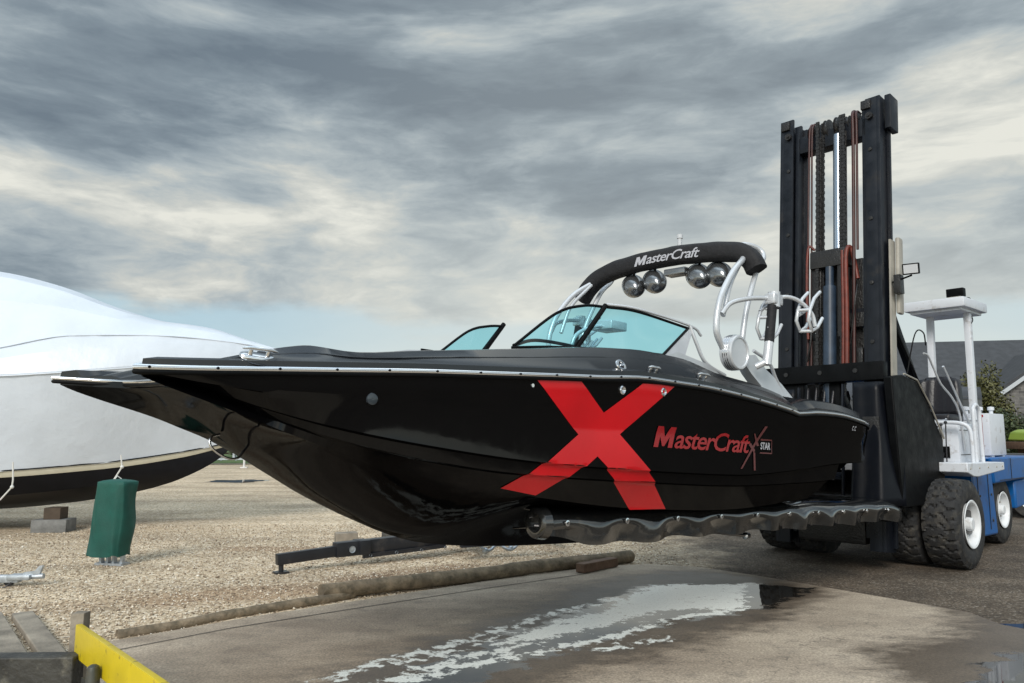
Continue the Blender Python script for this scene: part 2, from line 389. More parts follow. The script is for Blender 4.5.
# swim platform top
mb = MB(); rows = []
for x in np.linspace(1.72, 3.95, 28):
    g = hb(max(x, 1.8)) - (.12 if x < 1.8 else 0); zr = zrail(max(x, 1.8)); top = zr + .02 + .115*smoothstep(1.7, 2.1, x)*(1-.25*smoothstep(3.5, 3.95, x)) 
    e = [(g-.012, zr), (g-.015, zr+.025), (g-.05, zr+.045), (g-.09, top-.02), (g-.16, top), (g-.24, top), (g-.26, top-.012), (0, top-.005)]
    r = [V((x, y, z)) for y, z in e]; rows.append(r + [V((p.x, -p.y, p.z)) for p in reversed(r[:-1])])
mb.grid(rows); mb.add(rows[0], [tuple(range(len(rows[0])))])
plat = mb.build('swim_platform', M['deckgel'], boat, angle=30)
m_ = MB(); m_.prism([(2.05, -.75), (3.75, -.9), (3.75, .9), (2.05, .75)], 'z', 1.86, 1.885); m_.build('deck_pad', M['pad'], plat)
# ---- lettering and graphics laid on the hull side
def flat_mesh(poly_bm, name, m, fx, parent=None, off=.004, step=.05, warpz=False):
    """bm holds a flat figure in (x, z); it is cut fine and laid on the hull side"""
    bm = poly_bm; bm.normal_update()
    xs = [v.co.x for v in bm.verts]; zs = [v.co.z for v in bm.verts]
    for c in np.arange(min(xs)+step*.5, max(xs), step):
        bmesh.ops.bisect_plane(bm, geom=list(bm.verts)+list(bm.edges)+list(bm.faces), plane_co=(c, 0, 0), plane_no=(1, 0, 0))
    for c in np.arange(min(zs)+step*.2, max(zs), step*.6):
        bmesh.ops.bisect_plane(bm, geom=list(bm.verts)+list(bm.edges)+list(bm.faces), plane_co=(0, 0, c), plane_no=(0, 0, 1))
    bmesh.ops.triangulate(bm, faces=bm.faces)
    b = MB(); b._bm_keep = None
    for v in bm.verts: v.co = fx(v.co)
    b._bm(bm); return b.build(name, m, parent, recalc=False)
def poly_bm(polys):
    bm = bmesh.new()
    for p in polys:
        vs = [bm.verts.new((a, 0, b)) for a, b in p]
        for t in tessellate_polygon([[V((a, b, 0)) for a, b in p]]): bm.faces.new([vs[i] for i in t])
    return bm
def on_hull(off):
    return lambda c: V((c.x, hull_y(c.x, c.z)+off, c.z))
# the X: split at the ledges so it follows the hull
Xup = [(7.27,1.735),(6.89,1.765),(6.62,1.55),(6.25,1.785),(5.87,1.805),(6.44,1.41),(5.71,.87),(6.13,.87),(6.66,1.25),(7.06,.975),(7.36,1.02),(6.84,1.39)]
def splitbm(poly):
    bm = poly_bm([poly]); return bm
g_ = flat_mesh(splitbm(Xup), 'hull_graphic', M['red'], on_hull(.005), boat, step=.022)
g_['label'] = 'large red X graphic'
def text_bm(s, w, h, x_right_to_left, x0, z0, shear=.0, bold=.012, xsign=-1, spacing=1.0, lift=0.0):
    cu = bpy.data.curves.new('t', 'FONT'); cu.body = s; cu.shear = shear; cu.offset = bold; cu.resolution_u = 3; cu.space_character = spacing
    o = bpy.data.objects.new('t', cu); C.objects.link(o); bpy.context.view_layer.update()
    me = bpy.data.meshes.new_from_object(o.evaluated_get(bpy.context.evaluated_depsgraph_get()))
    C.objects.unlink(o); bpy.data.objects.remove(o)
    xs = [v.co.x for v in me.vertices]; ys = [v.co.y for v in me.vertices]
    ax, bx, ay, by = min(xs), max(xs), min(ys), max(ys)
    bm = bmesh.new(); bm.from_mesh(me); bpy.data.meshes.remove(me)
    for v in bm.verts:
        v.co = V((x0 + xsign*(v.co.x-ax)/(bx-ax)*w, 0, z0 + (v.co.y-ay)/(by-ay)*h + lift*(v.co.x-ax)/(bx-ax)))
    return bm
def big_m(x0, z0, w, h, sh, sg=-1):
    P = [(0,0),(0,1),(.30,1),(.5,.50),(.70,1),(1,1),(1,0),(.76,0),(.76,.52),(.56,.06),(.44,.06),(.24,.52),(.24,0)]
    return poly_bm([[(x0+sg*(a*w+sh*b*h), z0+b*h) for a, b in P]])
g_ = None
bm = text_bm('asterCraft', 1.06, .150, True, 5.83, 1.335, .34, .012, spacing=.88, lift=-.005)
M['redmark'] = mat('red_chrome_letters', (.27, .006, .010), .25)
flat_mesh(big_m(6.08, 1.337, .22, .155, .34), 'hull_lettering', M['redmark'], on_hull(.006), boat)['label'] = 'slanted red capital M of the MasterCraft lettering'
g_ = flat_mesh(bm, 'hull_lettering', M['redmark'], on_hull(.006), boat); g_['label'] = 'red slanted MasterCraft lettering'
# X STAR mark
xm = [[(4.93,1.20),(4.905,1.20),(4.50,1.57),(4.545,1.57)], [(4.72,1.50),(4.70,1.50),(4.62,1.40),(4.66,1.395)], [(4.79,1.40),(4.76,1.42),(4.69,1.36),(4.71,1.335)],
      [(4.72,1.34),(4.69,1.34),(4.69,1.19),(4.72,1.19)], [(4.60,1.46),(4.585,1.46),(4.40,1.46),(4.40,1.45),(4.60,1.445)], [(4.60,1.345),(4.40,1.345),(4.40,1.335),(4.62,1.335)],
      [(4.405,1.45),(4.395,1.45),(4.395,1.345),(4.405,1.345)]]
M['redgrey'] = mat('dull_red_mark', (.10, .02, .02), .35)
g_ = flat_mesh(poly_bm(xm), 'hull_emblem', M['redgrey'], on_hull(.006), boat); g_['label'] = 'thin crossed X emblem beside the lettering'
bm = text_bm('STAR', .17, .062, True, 4.60, 1.37, .15, .02, spacing=.95)
flat_mesh(bm, 'hull_lettering', M['silverprint'], on_hull(.007), boat)['label'] = 'small silver STAR lettering'
for k in (0, 1):
    bm = text_bm('C', .05, .05, True, 2.62-.07*k, 1.63, .3, .03)
    flat_mesh(bm, 'hull_lettering', M['silverprint'], on_hull(.005), boat)['label'] = 'small silver C near the stern'
# ---- fittings
def cleat(x, y, z, L=.2, rot=0, up=1):
    m_ = MB(); m_.m = Matrix.Translation(V((x, y, z))) @ Matrix.Rotation(rot, 4, 'X')
    m_.lathe([(-.004, 0), (-.004, .0), (.0, .1*L/.2)], (0, 0, 0), 'z', 20)
    old = m_.m; m_.m = old @ Matrix.Diagonal((1, .42, 1, 1)); m_.lathe([(0, L*.52), (.014, L*.5), (.018, L*.42), (.018, 0)], (0, 0, 0), 'z', 24); m_.m = old
    for sx in (-.25, .25): m_.lathe([(.016, .014), (.045, .01)], (sx*L, 0, 0), 'z', 10)
    m_.tube([(-L*.5, 0, .046), (-L*.3, 0, .052), (L*.3, 0, .052), (L*.5, 0, .046)], .0, 8, rs=[.006, .012, .012, .006])
    return m_.build('cleat', M['chrome'], boat, smooth=True)
for sg in (1, -1):
    cleat(8.98, sg*.90, 1.675, .19, -sg*R(28)); cleat(6.08, sg*1.19, 1.885, .14, -sg*R(45)); cleat(5.44, sg*1.19, 1.895, .16, -sg*R(40))
    m_ = MB(); m_.m = Matrix.Translation(V((6.42, sg*1.178, 1.9))) @ Matrix.Rotation(-sg*R(62), 4, 'X')
    m_.lathe([(0, .05), (.012, .046), (.014, .03), (.004, .026), (.004, .012), (.02, .01), (.02, 0)], (0, 0, 0), 'z', 24); m_.build('filler_cap', M['chrome'], boat)
    for x, z in ((6.46, 1.72), (6.01, 1.745)):
        m_ = MB(); y = hull_y(x, z)
        m_.lathe([(-.01, .032), (.008, .032), (.014, .024), (.006, .014), (.0, 0)], (x, y, z), 'y', 20)
        if sg < 0:
            m_ = MB(); m_.lathe([(.01, .032), (-.008, .032), (-.014, .024), (-.006, .014), (.0, 0)], (x, -y, z), 'y', 20)
        m_.build('drain_fitting', M['chrome'], boat)
m_ = MB(); m_.lathe([(-.01, .034), (.006, .034), (.010, .026), (.008, 0)], (8.37, hull_y(8.37, 1.51), 1.51), 'y', 24); m_.build('side_light', mat('smoky_lens', (.035, .045, .055), .15), boat)
m_ = MB(); m_.lathe([(-.01, .014), (.006, .012), (.006, 0)], (7.28, hull_y(7.28, 1.68), 1.68), 'y', 12); m_.build('snap_stud', M['chrome'], boat)
m_ = MB(); m_.tube(catmull([(8.80, .02, 1.27), (8.86, .05, 1.25), (8.86, .07, 1.19), (8.76, .06, 1.13), (8.68, .04, 1.13), (8.64, .02, 1.17)], 5), .008, 8); m_.build('bow_eye', M['chrome'], boat, smooth=True)
for sg in (1, -1):   # platform grab and stern lifting rings
    m_ = MB()
    m_.tube(catmull([(2.2, sg*.86, 1.86), (2.25, sg*.86, 1.9), (2.45, sg*.88, 1.9), (2.5, sg*.88, 1.87)], 4), .01, 8)
    m_.build('grab_handle', M['chrome'], boat, smooth=True)
# rudder/trim tab strut under the stern
m_ = MB(); m_.bar((2.45, .55, 1.28), (2.62, .55, .98), .03, .09); m_.bar((2.62, .4, .99), (3.05, .4, .9), .22, .02); m_.build('trim_tab', M['chrome'], boat, bevel=.004)
m_ = MB(); m_.bar((1.95, .5, 1.6), (1.75, .5, 1.25), .05, .03); m_.build('platform_strut', M['chrome'], boat, bevel=.004)
m_ = MB(); m_.tube([(3.5, 0, .5), (2.7, 0, .42)], .02, 10); m_.lathe([(-.03, .03), (.05, .04), (.07, 0)], (2.75, 0, .43), 'x', 16)
m_.build('propeller_shaft', M['chrome'], boat)
# ---- windshield
def pane(name, bot, top, n=10, thick=.006, mtl=None, fr=.012, parent=None):
    B_ = catmull(bot, n) if len(bot) > 2 else [V(bot[0]).lerp(V(bot[1]), k/n) for k in range(n+1)]
    T_ = catmull(top, n) if len(top) > 2 else [V(top[0]).lerp(V(top[1]), k/n) for k in range(n+1)]
    k = min(len(B_), len(T_))
    if len(B_) != len(T_):
        L_ = B_ if len(B_) > len(T_) else T_; idx = [round(i*(len(L_)-1)/(k-1)) for i in range(k)]
        if len(B_) > len(T_): B_ = [B_[i] for i in idx]
        else: T_ = [T_[i] for i in idx]
    rows = [[b.lerp(t, j/4) for b, t in zip(B_, T_)] for j in range(5)]
    g = MB(); g.grid(rows); po = g.build(name, M['glass'], parent, smooth='all')
    f = MB(); f.tube(B_, fr, 8); f.tube(T_, fr, 8); f.tube([B_[-1], T_[-1]], fr, 8)
    if (B_[0]-T_[0]).length > .03: f.tube([B_[0], T_[0]], fr, 8)
    f.build('frame', M['black'], po, smooth=True); return po
ws = empty_part = None
for sg in (1, -1):
    m_ = MB()
    m_.tube([(6.3, sg*.6, 2.05), (5.98, sg*.63, 2.47 if sg > 0 else 2.42)], .022, 8)
    if sg > 0: ws = m_.build('windshield', M['black'], boat, smooth=True)
    else: m_.build('mullion', M['black'], ws, smooth=True)
for sg in (1,):
    s_ = lambda P: [(x, sg*y, z) for x, y, z in P]
    pane('pane', s_([(6.80, .42, 2.03), (6.55, .52, 2.06), (6.3, .6, 2.08)]), s_([(6.78, .42, 2.045), (6.42, .5, 2.345), (6.18, .57, 2.44), (5.98, .63, 2.455)]), parent=ws)
    pane('pane', s_([(6.3, .6, 2.08), (6.0, .82, 2.085), (5.64, .96, 2.08)]), s_([(5.98, .63, 2.455), (5.72, .75, 2.445), (5.16, .86, 2.375)]), parent=ws)
    q = MB(); q.tube(catmull(s_([(5.98, .635, 2.477), (5.72, .755, 2.467), (5.14, .865, 2.4), (5.0, .885, 2.33)]), 8), .012, 8)
    q.tube(catmull(s_([(5.14, .865, 2.4), (5.09, .9, 2.25), (4.99, .93, 2.09), (4.75, .97, 2.0)]), 6), .016, 8)
    q.grid([[V((5.15, sg*.868, 2.37)), V((5.62, sg*.962, 2.08))], [V((5.11, sg*.872, 2.36)), V((5.36, sg*.965, 2.07))], ])
    q.grid([[V((5.60, sg*.966, 2.075)), V((4.80, sg*.966, 1.99))], [V((5.45, sg*.966, 2.13)), V((4.98, sg*.966, 2.07))]])
    q.build('windshield_support', M['alu'], ws, smooth=True)
    # lower arc of the far frame / wiper hood
    q = MB(); q.tube(catmull(s_([(6.78, .42, 2.05), (6.5, .36, 2.13), (6.2, .45, 2.12), (6.1, .58, 2.07)]), 6), .014, 8); q.build('walkthrough_frame', M['black'], ws, smooth=True)
pane('pane', [(6.86, -.45, 2.02), (6.6, -.53, 2.05), (6.25, -.6, 2.08)], [(6.84, -.45, 2.035), (6.5, -.5, 2.27), (6.22, -.57, 2.36), (5.98, -.63, 2.40)], parent=ws)
q = MB(); q.tube([(6.05, -.66, 2.3), (6.2, -.7, 2.08)], .014, 8); q.build('windshield_support', M['alu'], ws, smooth=True)
# helm coaming on the starboard side, seats and wheel in the well
m_ = MB(); m_.prism([(7.05, 1.98), (6.95, 2.065), (6.6, 2.10), (5.4, 2.12), (5.2, 2.05), (5.2, 1.9), (7.05, 1.9)], 'y', -.98, -.70)
m_.build('helm_coaming', M['whitevinyl'], boat, bevel=.02)
m_ = MB(); m_.box((5.42, -.71, 2.055), (6.85, -.69, 2.085)); m_.build('coaming_slot', M['black'], boat)
for yy in (.35, -.5):
    m_ = MB(); m_.box((4.9, yy-.25, 1.2), (5.4, yy+.25, 1.62), .04); m_.box((4.86, yy-.24, 1.6), (4.98, yy+.24, 2.0), .04); m_.build('cockpit_seat', M['whitevinyl'], boat, smooth=True)
m_ = MB(); m_.m = Matrix.Translation(V((5.72, -.5, 1.95))) @ Matrix.Rotation(R(-25), 4, 'Y')
m_.tube([(0, .17*math.cos(2*PI*k/20), .17*math.sin(2*PI*k/20)) for k in range(21)], .014, 8, cap=False)
for k in range(3): m_.tube([(0, 0, 0), (0, .17*math.cos(2*PI*k/3), .17*math.sin(2*PI*k/3))], .01, 6)
m_.m = Matrix.Identity(4); m_.tube([(5.72, -.5, 1.95), (5.95, -.5, 1.84)], .025, 8); m_.build('steering_wheel', M['alu'], boat, smooth=True)
m_ = MB(); m_.box((5.75, -.72, 1.25), (6.25, -.28, 1.9), .04); m_.build('helm_console', M['deckgel'], boat, smooth=True)
m_ = MB(); m_.box((4.05, -.8, 1.25), (4.6, .8, 1.66), .05); m_.box((3.98, -.8, 1.6), (4.12, .8, 1.93), .04); m_.build('rear_bench', M['whitevinyl'], boat, smooth=True)
m_ = MB()
for k in range(1):
    m_.tube(catmull([(6.0, .25, 2.05), (5.95, .28, 2.25), (5.75, .3, 2.35), (5.6, .3, 2.38)], 5), .018, 8); m_.box((5.45, .18, 2.34), (5.66, .42, 2.42), .01)
m_.build('mirror', M['alu'], boat, smooth=True)
# ---- wakeboard tower
tw = MB()
for sg in (1, -1):
    s_ = lambda P: [(x, sg*y, z) for x, y, z in P]
    tw.m = Matrix.Translation(V((.06, -sg*.03, .02)))
    # cast lower leg
    tw.grid([[V(p) for p in s_(r)] for r in (
        [(4.62, 1.02, 2.16), (4.62, 1.10, 2.16), (4.36, 1.10, 2.2), (4.36, 1.02, 2.2)],
        [(4.42, 1.0, 2.02), (4.42, 1.1, 2.02), (4.16, 1.1, 2.08), (4.16, 1.0, 2.08)],
        [(4.28, 1.0, 1.93), (4.28, 1.11, 1.93), (3.92, 1.11, 1.98), (3.92, 1.0, 1.98)],
        [(4.22, .98, 1.86), (4.22, 1.12, 1.86), (3.72, 1.12, 1.86), (3.72, .98, 1.86)])], closed=True)
    tw.tube(catmull(s_([(4.36, 1.08, 2.24), (4.13, 1.1, 2.16), (4.0, 1.1, 2.02), (3.86, 1.1, 1.88)]), 6), .016, 8)
    # two upper legs and the loop
    tw.tube(catmull(s_([(4.82, 1.06, 2.2), (4.93, 1.06, 2.36), (4.86, 1.05, 2.64), (4.64, 1.03, 2.92), (4.42, .99, 3.08), (4.34, .95, 3.13)]), 7), .028, 12)
    tw.tube(catmull(s_([(4.78, 1.03, 2.5), (4.66, 1.02, 2.8), (4.46, .98, 3.02), (4.36, .95, 3.12)]), 7), .02, 10)
    tw.tube(catmull(s_([(4.50, 1.04, 2.26), (4.40, 1.03, 2.62), (4.20, 1.01, 3.02), (4.04, .99, 3.19), (4.05, .94, 3.28), (4.2, .88, 3.30), (4.35, .8, 3.24)]), 7), .025, 12)
    tw.tube(catmull(s_([(4.88, 1.08, 2.5), (4.78, 1.11, 2.61), (4.56, 1.16, 2.68), (4.32, 1.2, 2.72)]), 6), .022, 10)
tw.m = Matrix.Identity(4)
ar = catmull([(4.38, 1.0, 3.1), (4.38, .9, 3.19), (4.4, .5, 3.25), (4.4, 0, 3.27), (4.4, -.5, 3.25), (4.38, -.9, 3.17), (4.38, -1.0, 3.08)], 8)
tw.tube(ar, .045, 10)
tower = tw.build('tower', M['alu'], boat, smooth=True)
for sg in (1, -1):
    d = MB(); d.lathe([(-.06, 0), (-.06, .145), (-.05, .155), (.05, .155), (.06, .145), (.06, .13), (.05, .125), (.05, 0)], (4.75, sg*1.06, 2.20), 'y', 32)
    d.build('pivot_disc', M['alu'], tower)
    d = MB()
    for q in (-.02, .0, .02): d.lathe([(q-.004, .156), (q-.004, .160), (q+.004, .160), (q+.004, .156)], (4.75, sg*1.06, 2.20), 'y', 32)
    d.build('pivot_ribs', M['chrome'], tower)
    m_ = MB(); m_.box((4.25, sg*1.2-.05, 2.68), (4.41, sg*1.2+.05, 2.78), .015); m_.lathe([(2.66, .055), (2.8, .055), (2.805, 0)], (4.33, sg*1.2, 0), 'z', 16)
    m_.tube(catmull([(4.33, sg*1.2, 2.74), (4.2, sg*1.26, 2.77), (4.08, sg*1.32, 2.74), (3.98, sg*1.38, 2.64), (3.95, sg*1.4, 2.52)], 6), .019, 10)
    rk = m_.build('board_rack', M['alu'], tower, smooth=True)
    m_ = MB(); m_.tube([(4.36, sg*1.2, 2.67), (4.41, sg*1.2, 2.33)], .043, 14); m_.build('padded_sleeve', M['cloth'], tower, smooth=True)
    m_ = MB(); m_.tube([(4.41, sg*1.2, 2.34), (4.45, sg*1.2, 2.12)], .04, 14); m_.tube([(4.45, sg*1.2, 2.15), (4.5, sg*1.12, 2.1)], .03, 10); m_.build('rack_post', M['alu'], tower, smooth=True)
    m_ = MB()
    for yo, x0, sc_ in ((1.30, 4.08, .8), (1.10, 4.42, .65)):
        hk = [(x0-.24*sc_, 2.86), (x0-.10*sc_, 2.78), (x0, 2.66), (x0+.03, 2.56), (x0-.04, 2.47), (x0-.18*sc_, 2.52), (x0-.30*sc_, 2.62)]
        if yo < 1.3: hk = [(a, b-.1) for a, b in hk]
        m_.tube([(a, sg*yo, b) for a, b in hk], .016, 8)
        m_.tube([(a-.03, sg*(yo+.1), b) for a, b in hk], .016, 8)
        m_.tube([(x0-.02, sg*yo, 2.62), (x0-.2*sc_, sg*(yo+.02), 2.7)], .016, 8)
        for (a, b) in (hk[2], hk[4]): m_.tube([(a, sg*yo, b), (a-.03, sg*(yo+.1), b)], .016, 8)
    m_.build('rack_fork', M['alu'], tower, smooth=True)
cv = MB(); rows = []
arr = catmull([(4.34, 1.03, 3.03), (4.36, .98, 3.13), (4.38, .86, 3.215), (4.4, .5, 3.265), (4.4, 0, 3.29), (4.4, -.5, 3.265), (4.39, -.85, 3.20), (4.39, -1.02, 3.10), (4.40, -1.13, 2.97)], 8)
for i, p in enumerate(arr):
    d = (arr[min(i+1, len(arr)-1)]-arr[max(i-1, 0)]).normalized(); x = V((1, 0, 0)); u = d.cross(x).normalized()
    if u.z < 0: u = -u
    row = []
    for k in range(20):
        a = 2*PI*k/20; ca, sa = math.cos(a), math.sin(a)
        n_ = .006*noise.noise(V((p.y*7, ca*2, sa*2)))
        row.append(p + x*(abs(ca)**.7*(1 if ca > 0 else -1))*(.085+n_) + u*(abs(sa)**.7*(1 if sa > 0 else -1))*(.095+n_))
    rows.append(row)
cv.grid(rows, closed=True); cv.add(rows[0], [tuple(range(20))]); cv.add(rows[-1], [tuple(range(20))])
cover = cv.build('tower_cover', M['cloth'], tower, smooth=True)
def on_cover(c):   # c.x runs along -Y.. , c.z = height
    y = c.x; zc = 3.29 - .10*y*y - .03
    return V((4.4+.0875, y, zc + c.z))
flat_mesh(big_m(-.31, -.03, .135, .095, .34, 1), 'cover_lettering', M['silverprint'], on_cover, cover, step=.06)['label'] = 'silver capital M'
bm = text_bm('asterCraft', .655, .10, True, -.155, -.03, .32, .010, xsign=1, spacing=.9)
g_ = flat_mesh(bm, 'cover_lettering', M['silverprint'], on_cover, cover, step=.06); g_['label'] = 'silver MasterCraft lettering on the black cover'
def egg(y, z, dx=0, dz=0):
    m_ = MB(); m_.m = Matrix.Translation(V((4.33+dx, y, z))) @ Matrix.Scale(.98, 4) @ Matrix.Rotation(R(48), 4, 'Z') @ Matrix.Rotation(R(20), 4, 'Y')
    prof = [(-.13, 0), (-.13, .10), (-.11, .118), (-.06, .127), (.01, .124), (.07, .108), (.12, .082), (.16, .045), (.175, 0)]
    m_.lathe(prof, (0, 0, 0), 'x', 28); o = m_.build('speaker_pod', M['pod'], tower, smooth=True)
    k = MB(); k.m = m_.m; k.lathe([(-.128, .09), (-.140, .10), (-.130, .120), (-.112, .123)], (0, 0, 0), 'x', 28); k.tube([(-.04, 0, .10), (-.06, 0, .145)], .02, 10); k.build('clamp_ring', M['chrome'], o)
for y, z in ((-.43, 3.05), (-.15, 3.065), (.40, 3.05), (.63, 3.04)): egg(y, z)
m_ = MB(); m_.box((4.28, .02, 3.09), (4.42, .28, 3.16), .015); m_.build('light_bar', M['pod'], tower)
m_ = MB(); m_.tube([(4.4, .2, 3.36), (4.4, .2, 3.46)], .022, 12); m_.tube([(4.4, .2, 3.46), (4.4, .2, 3.5)], .03, 12); m_.build('anchor_light', M['lens'], tower)
# ================================================================== THE FORKLIFT
truck = empty('forklift', FM, (0, 0, 0), 'tall marina forklift with black mast, white operator canopy and blue rear body', 'forklift')
LEAN = Matrix.Translation(V((.80, 0, 0))) @ Matrix.Rotation(-R(6.2), 4, 'Y')     # mast frame: x forward from the front plane, z along the mast
def LB(): m_ = MB(); m_.m = LEAN.copy(); return m_
mast = LB(); mast.box((-.34, -.46, .45), (-.2, .46, .75), .01); mast_o = mast.build('mast', M['mast'], truck)
for a_, b_ in (((-.26, -.46, 5.86), (-.06, .56, 6.12)), ((-.30, -.46, 3.18), (-.18, .46, 3.42)), ((-.34, -.46, 1.6), (-.2, .46, 1.9))):
    mast = LB(); mast.box(a_, b_, .01); mast.build('cross_beam', M['mast'], mast_o)
for sg, top in ((1, 6.37), (-1, 6.42)):
    y0 = .455 if sg > 0 else -.735; y1 = y0+.27
    yo = y1 if sg > 0 else y0; yi = y0 if sg > 0 else y1
    c = LB()
    # outer channel: web on the outside, flanges front and rear
    c.box((-.30, min(yo, yo-sg*.05), .25), (0, max(yo, yo-sg*.05), top), .006)
    c.box((-.045, min(yi+sg*.07, yo-sg*.045), .25), (-.003, max(yi+sg*.07, yo-sg*.045), top), .005)
    c.box((-.297, min(yi+sg*.07, yo-sg*.045), .25), (-.25, max(yi+sg*.07, yo-sg*.045), top), .005)
    c.box((-.24, min(yo+sg*.0, yo+sg*.05), .3), (-.2, max(yo, yo+sg*.05), top-.3), .004)
    co = c.build('mast_column', M['mast'], mast_o)
    c = LB(); c.box((-.24, min(yi, yi+sg*.06), .4), (-.06, max(yi, yi+sg*.06), top-.12), .006); c.box((-.235, min(yi-sg*.05, yi+sg*.16), .4), (-.2, max(yi-sg*.05, yi+sg*.16), top-.12), .004)
    c.build('inner_rail', M['mast'], mast_o)
    for z in (2.9, 3.7, 4.6, 5.6): c = LB(); c.lathe([(-.001, .028), (.012, .026), (.014, .014), (.014, 0)], (0.0, (y0+y1)/2, z), 'x', 12); c.build('bolt', M['grease'], mast_o)
    c = LB(); c.box((-.02, y0+.02, top-.16), (.03, y1-.12, top-.03), .01); c.lathe([(0, .05), (.04, .05), (.04, .02), (.06, .02), (.06, 0)], (0, (y0+y1)/2, top-.28), 'x', 16)
    c.build('guide_roller', M['grease'], mast_o)
c = LB(); c.box((-.36, .745, 5.9), (-.1, .83, 6.4), .015); c.build('sheave_guard', M['mast'], mast_o)
c = LB(); c.box((-.26, .765, 2.40), (-.12, .79, 4.3)); c.build('edge_strip', M['steelbeige'], mast_o)
c = LB(); c.box((-.36, .80, 3.3), (-.22, .86, 4.35), .03); c.build('side_guard', M['steelbeige'], mast_o)
# sheaves on top
for y in (-.30, -.20, -.06, .10, .24, .36):
    c = LB(); r_ = .13 if abs(y-.02) > .2 else .165
    c.lathe([(-.03, 0), (-.03, r_-.005), (-.025, r_), (-.018, r_-.03), (.018, r_-.03), (.025, r_), (.03, r_-.005), (.03, 0)], (-.16, y, 6.14), 'y', 26)
    c.build('chain_sheave', M['grease'], mast_o)
# centre lift cylinder
c = LB(); c.tube([(-.10, .10, 4.1), (-.10, .10, 6.0)], .07, 18); c.build('cylinder_rod', M['rod'], mast_o, smooth=True)
c = LB(); c.tube([(.02, .03, 1.5), (.02, .03, 3.72)], .085, 20); c.tube([(.02, .03, 3.72), (.02, .03, 4.0)], .055, 20)
c.build('lift_cylinder', mat('cylinder_paint', (.02, .035, .06), .4, var=.3), mast_o)
c = LB(); c.box((-.14, -.25, 3.3), (.0, -.10, 4.28), .02); c.box((-.14, .14, 3.0), (.04, .24, 4.2), .02); c.box((-.12, -.24, 4.0), (.06, .30, 4.25), .02); c.box((-.24, -.40, 3.15), (-.12, .46, 3.35), .01); c.build('cylinder_head', M['grease'], mast_o)
def chain(y, x, z0, z1, w=.035):
    c = LB(); z = z0; k = 0
    while z < z1:
        c.box((x-.012, y-w*(.5 if k % 2 else .36), z), (x+.012, y+w*(.5 if k % 2 else .36), z+.044)); z += .048; k += 1
    return c.build('lift_chain', M['grease'], mast_o)
for y in (-.14, .20, .235, -.10): chain(y, .03 if abs(y) > .12 else -.05, 2.2, 6.2, .05)
def hose(P, r, m='hose'): c = LB(); c.tube(catmull(P, 6), r, 8); return c.build('hose', M[m], mast_o, smooth=True)
hose([(-.02, -.30, 2.5), (-.02, -.30, 4.4), (-.02, -.29, 5.9), (-.06, -.29, 6.24), (-.2, -.29, 6.28), (-.3, -.29, 6.1)], .016, 'hosedark')
hose([(-.02, -.25, 2.5), (-.02, -.25, 4.4), (-.02, -.25, 5.9), (-.06, -.25, 6.24), (-.2, -.25, 6.28), (-.3, -.25, 6.1)], .014, 'hosedark')
hose([(-.02, .34, 2.5), (-.02, .35, 4.4), (-.02, .35, 5.9), (-.06, .33, 6.25), (-.2, .33, 6.28), (-.3, .33, 6.1)], .024, 'hosedark')
hose([(-.02, .40, 4.2), (-.02, .40, 5.9), (-.06, .38, 6.24), (-.2, .38, 6.28)], .018, 'hosedark')
hose([(.04, .27, 2.45), (.05, .28, 3.3), (.05, .27, 4.1), (.0, .3, 4.25), (-.05, .33, 4.1), (-.06, .38, 3.8)], .03)
hose([(.04, .22, 2.45), (.05, .23, 3.3), (.05, .22, 4.2)], .022)
hose([(.05, -.26, 3.0), (.05, -.28, 3.5), (.03, -.28, 4.3), (-.02, -.2, 4.3)], .018)
hose([(0, .3, 2.9), (.06, .36, 3.15), (.1, .42, 3.5), (.0, .4, 3.7)], .01, 'grease')
hose([(0, -.3, 2.7), (.05, -.22, 3.0), (.02, -.24, 3.5)], .014, 'grease')
c = LB(); c.box((-.24, -.34, 2.6), (-.05, -.16, 3.0), .02); c.box((-.24, .30, 2.62), (-.05, .44, 2.85), .02); c.build('valve_block', M['grease'], mast_o)
c = LB(); c.box((-.30, -.27, 2.5), (-.24, .37, 4.15), .01); c.build('back_plate', M['grease'], mast_o)
for y0_, y1_ in ((-.19, -.12), (.19, .25)):
    c = LB(); c.box((-.05, y0_, 2.4), (-.02, y1_, 6.0), .005); c.build('hose_guide', M['grease'], mast_o)
# lamps on the mast
def lamp(c0, arm, par, s=1.0, rz=0):
    m_ = MB(); m_.tube(arm, .012, 8); m_.m = Matrix.Translation(V(c0)) @ Matrix.Rotation(rz, 4, 'Z') @ Matrix.Rotation(R(10), 4, 'Y'); m_.box((-.06*s, -.09*s, -.065*s), (.03*s, .09*s, .065*s), .012)
    o = m_.build('work_light', M['black'], par); k = MB(); k.m = m_.m; k.box((.031*s, -.075*s, -.05*s), (.036*s, .075*s, .05*s)); k.build('lens', M['lens'], o); return o
lamp((.42, -.86, 3.55), [(.40, -.74, 3.5), (.40, -.86, 3.5)], mast_o, .9)
lamp((.30, 1.05, 3.80), [(.28, .80, 3.66), (.28, 1.05, 3.72)], mast_o, 1.1, R(15))
c = MB(); c.box((.2, .84, 3.5), (.34, .92, 3.75), .01); c.build('junction_box', M['grease'], mast_o)
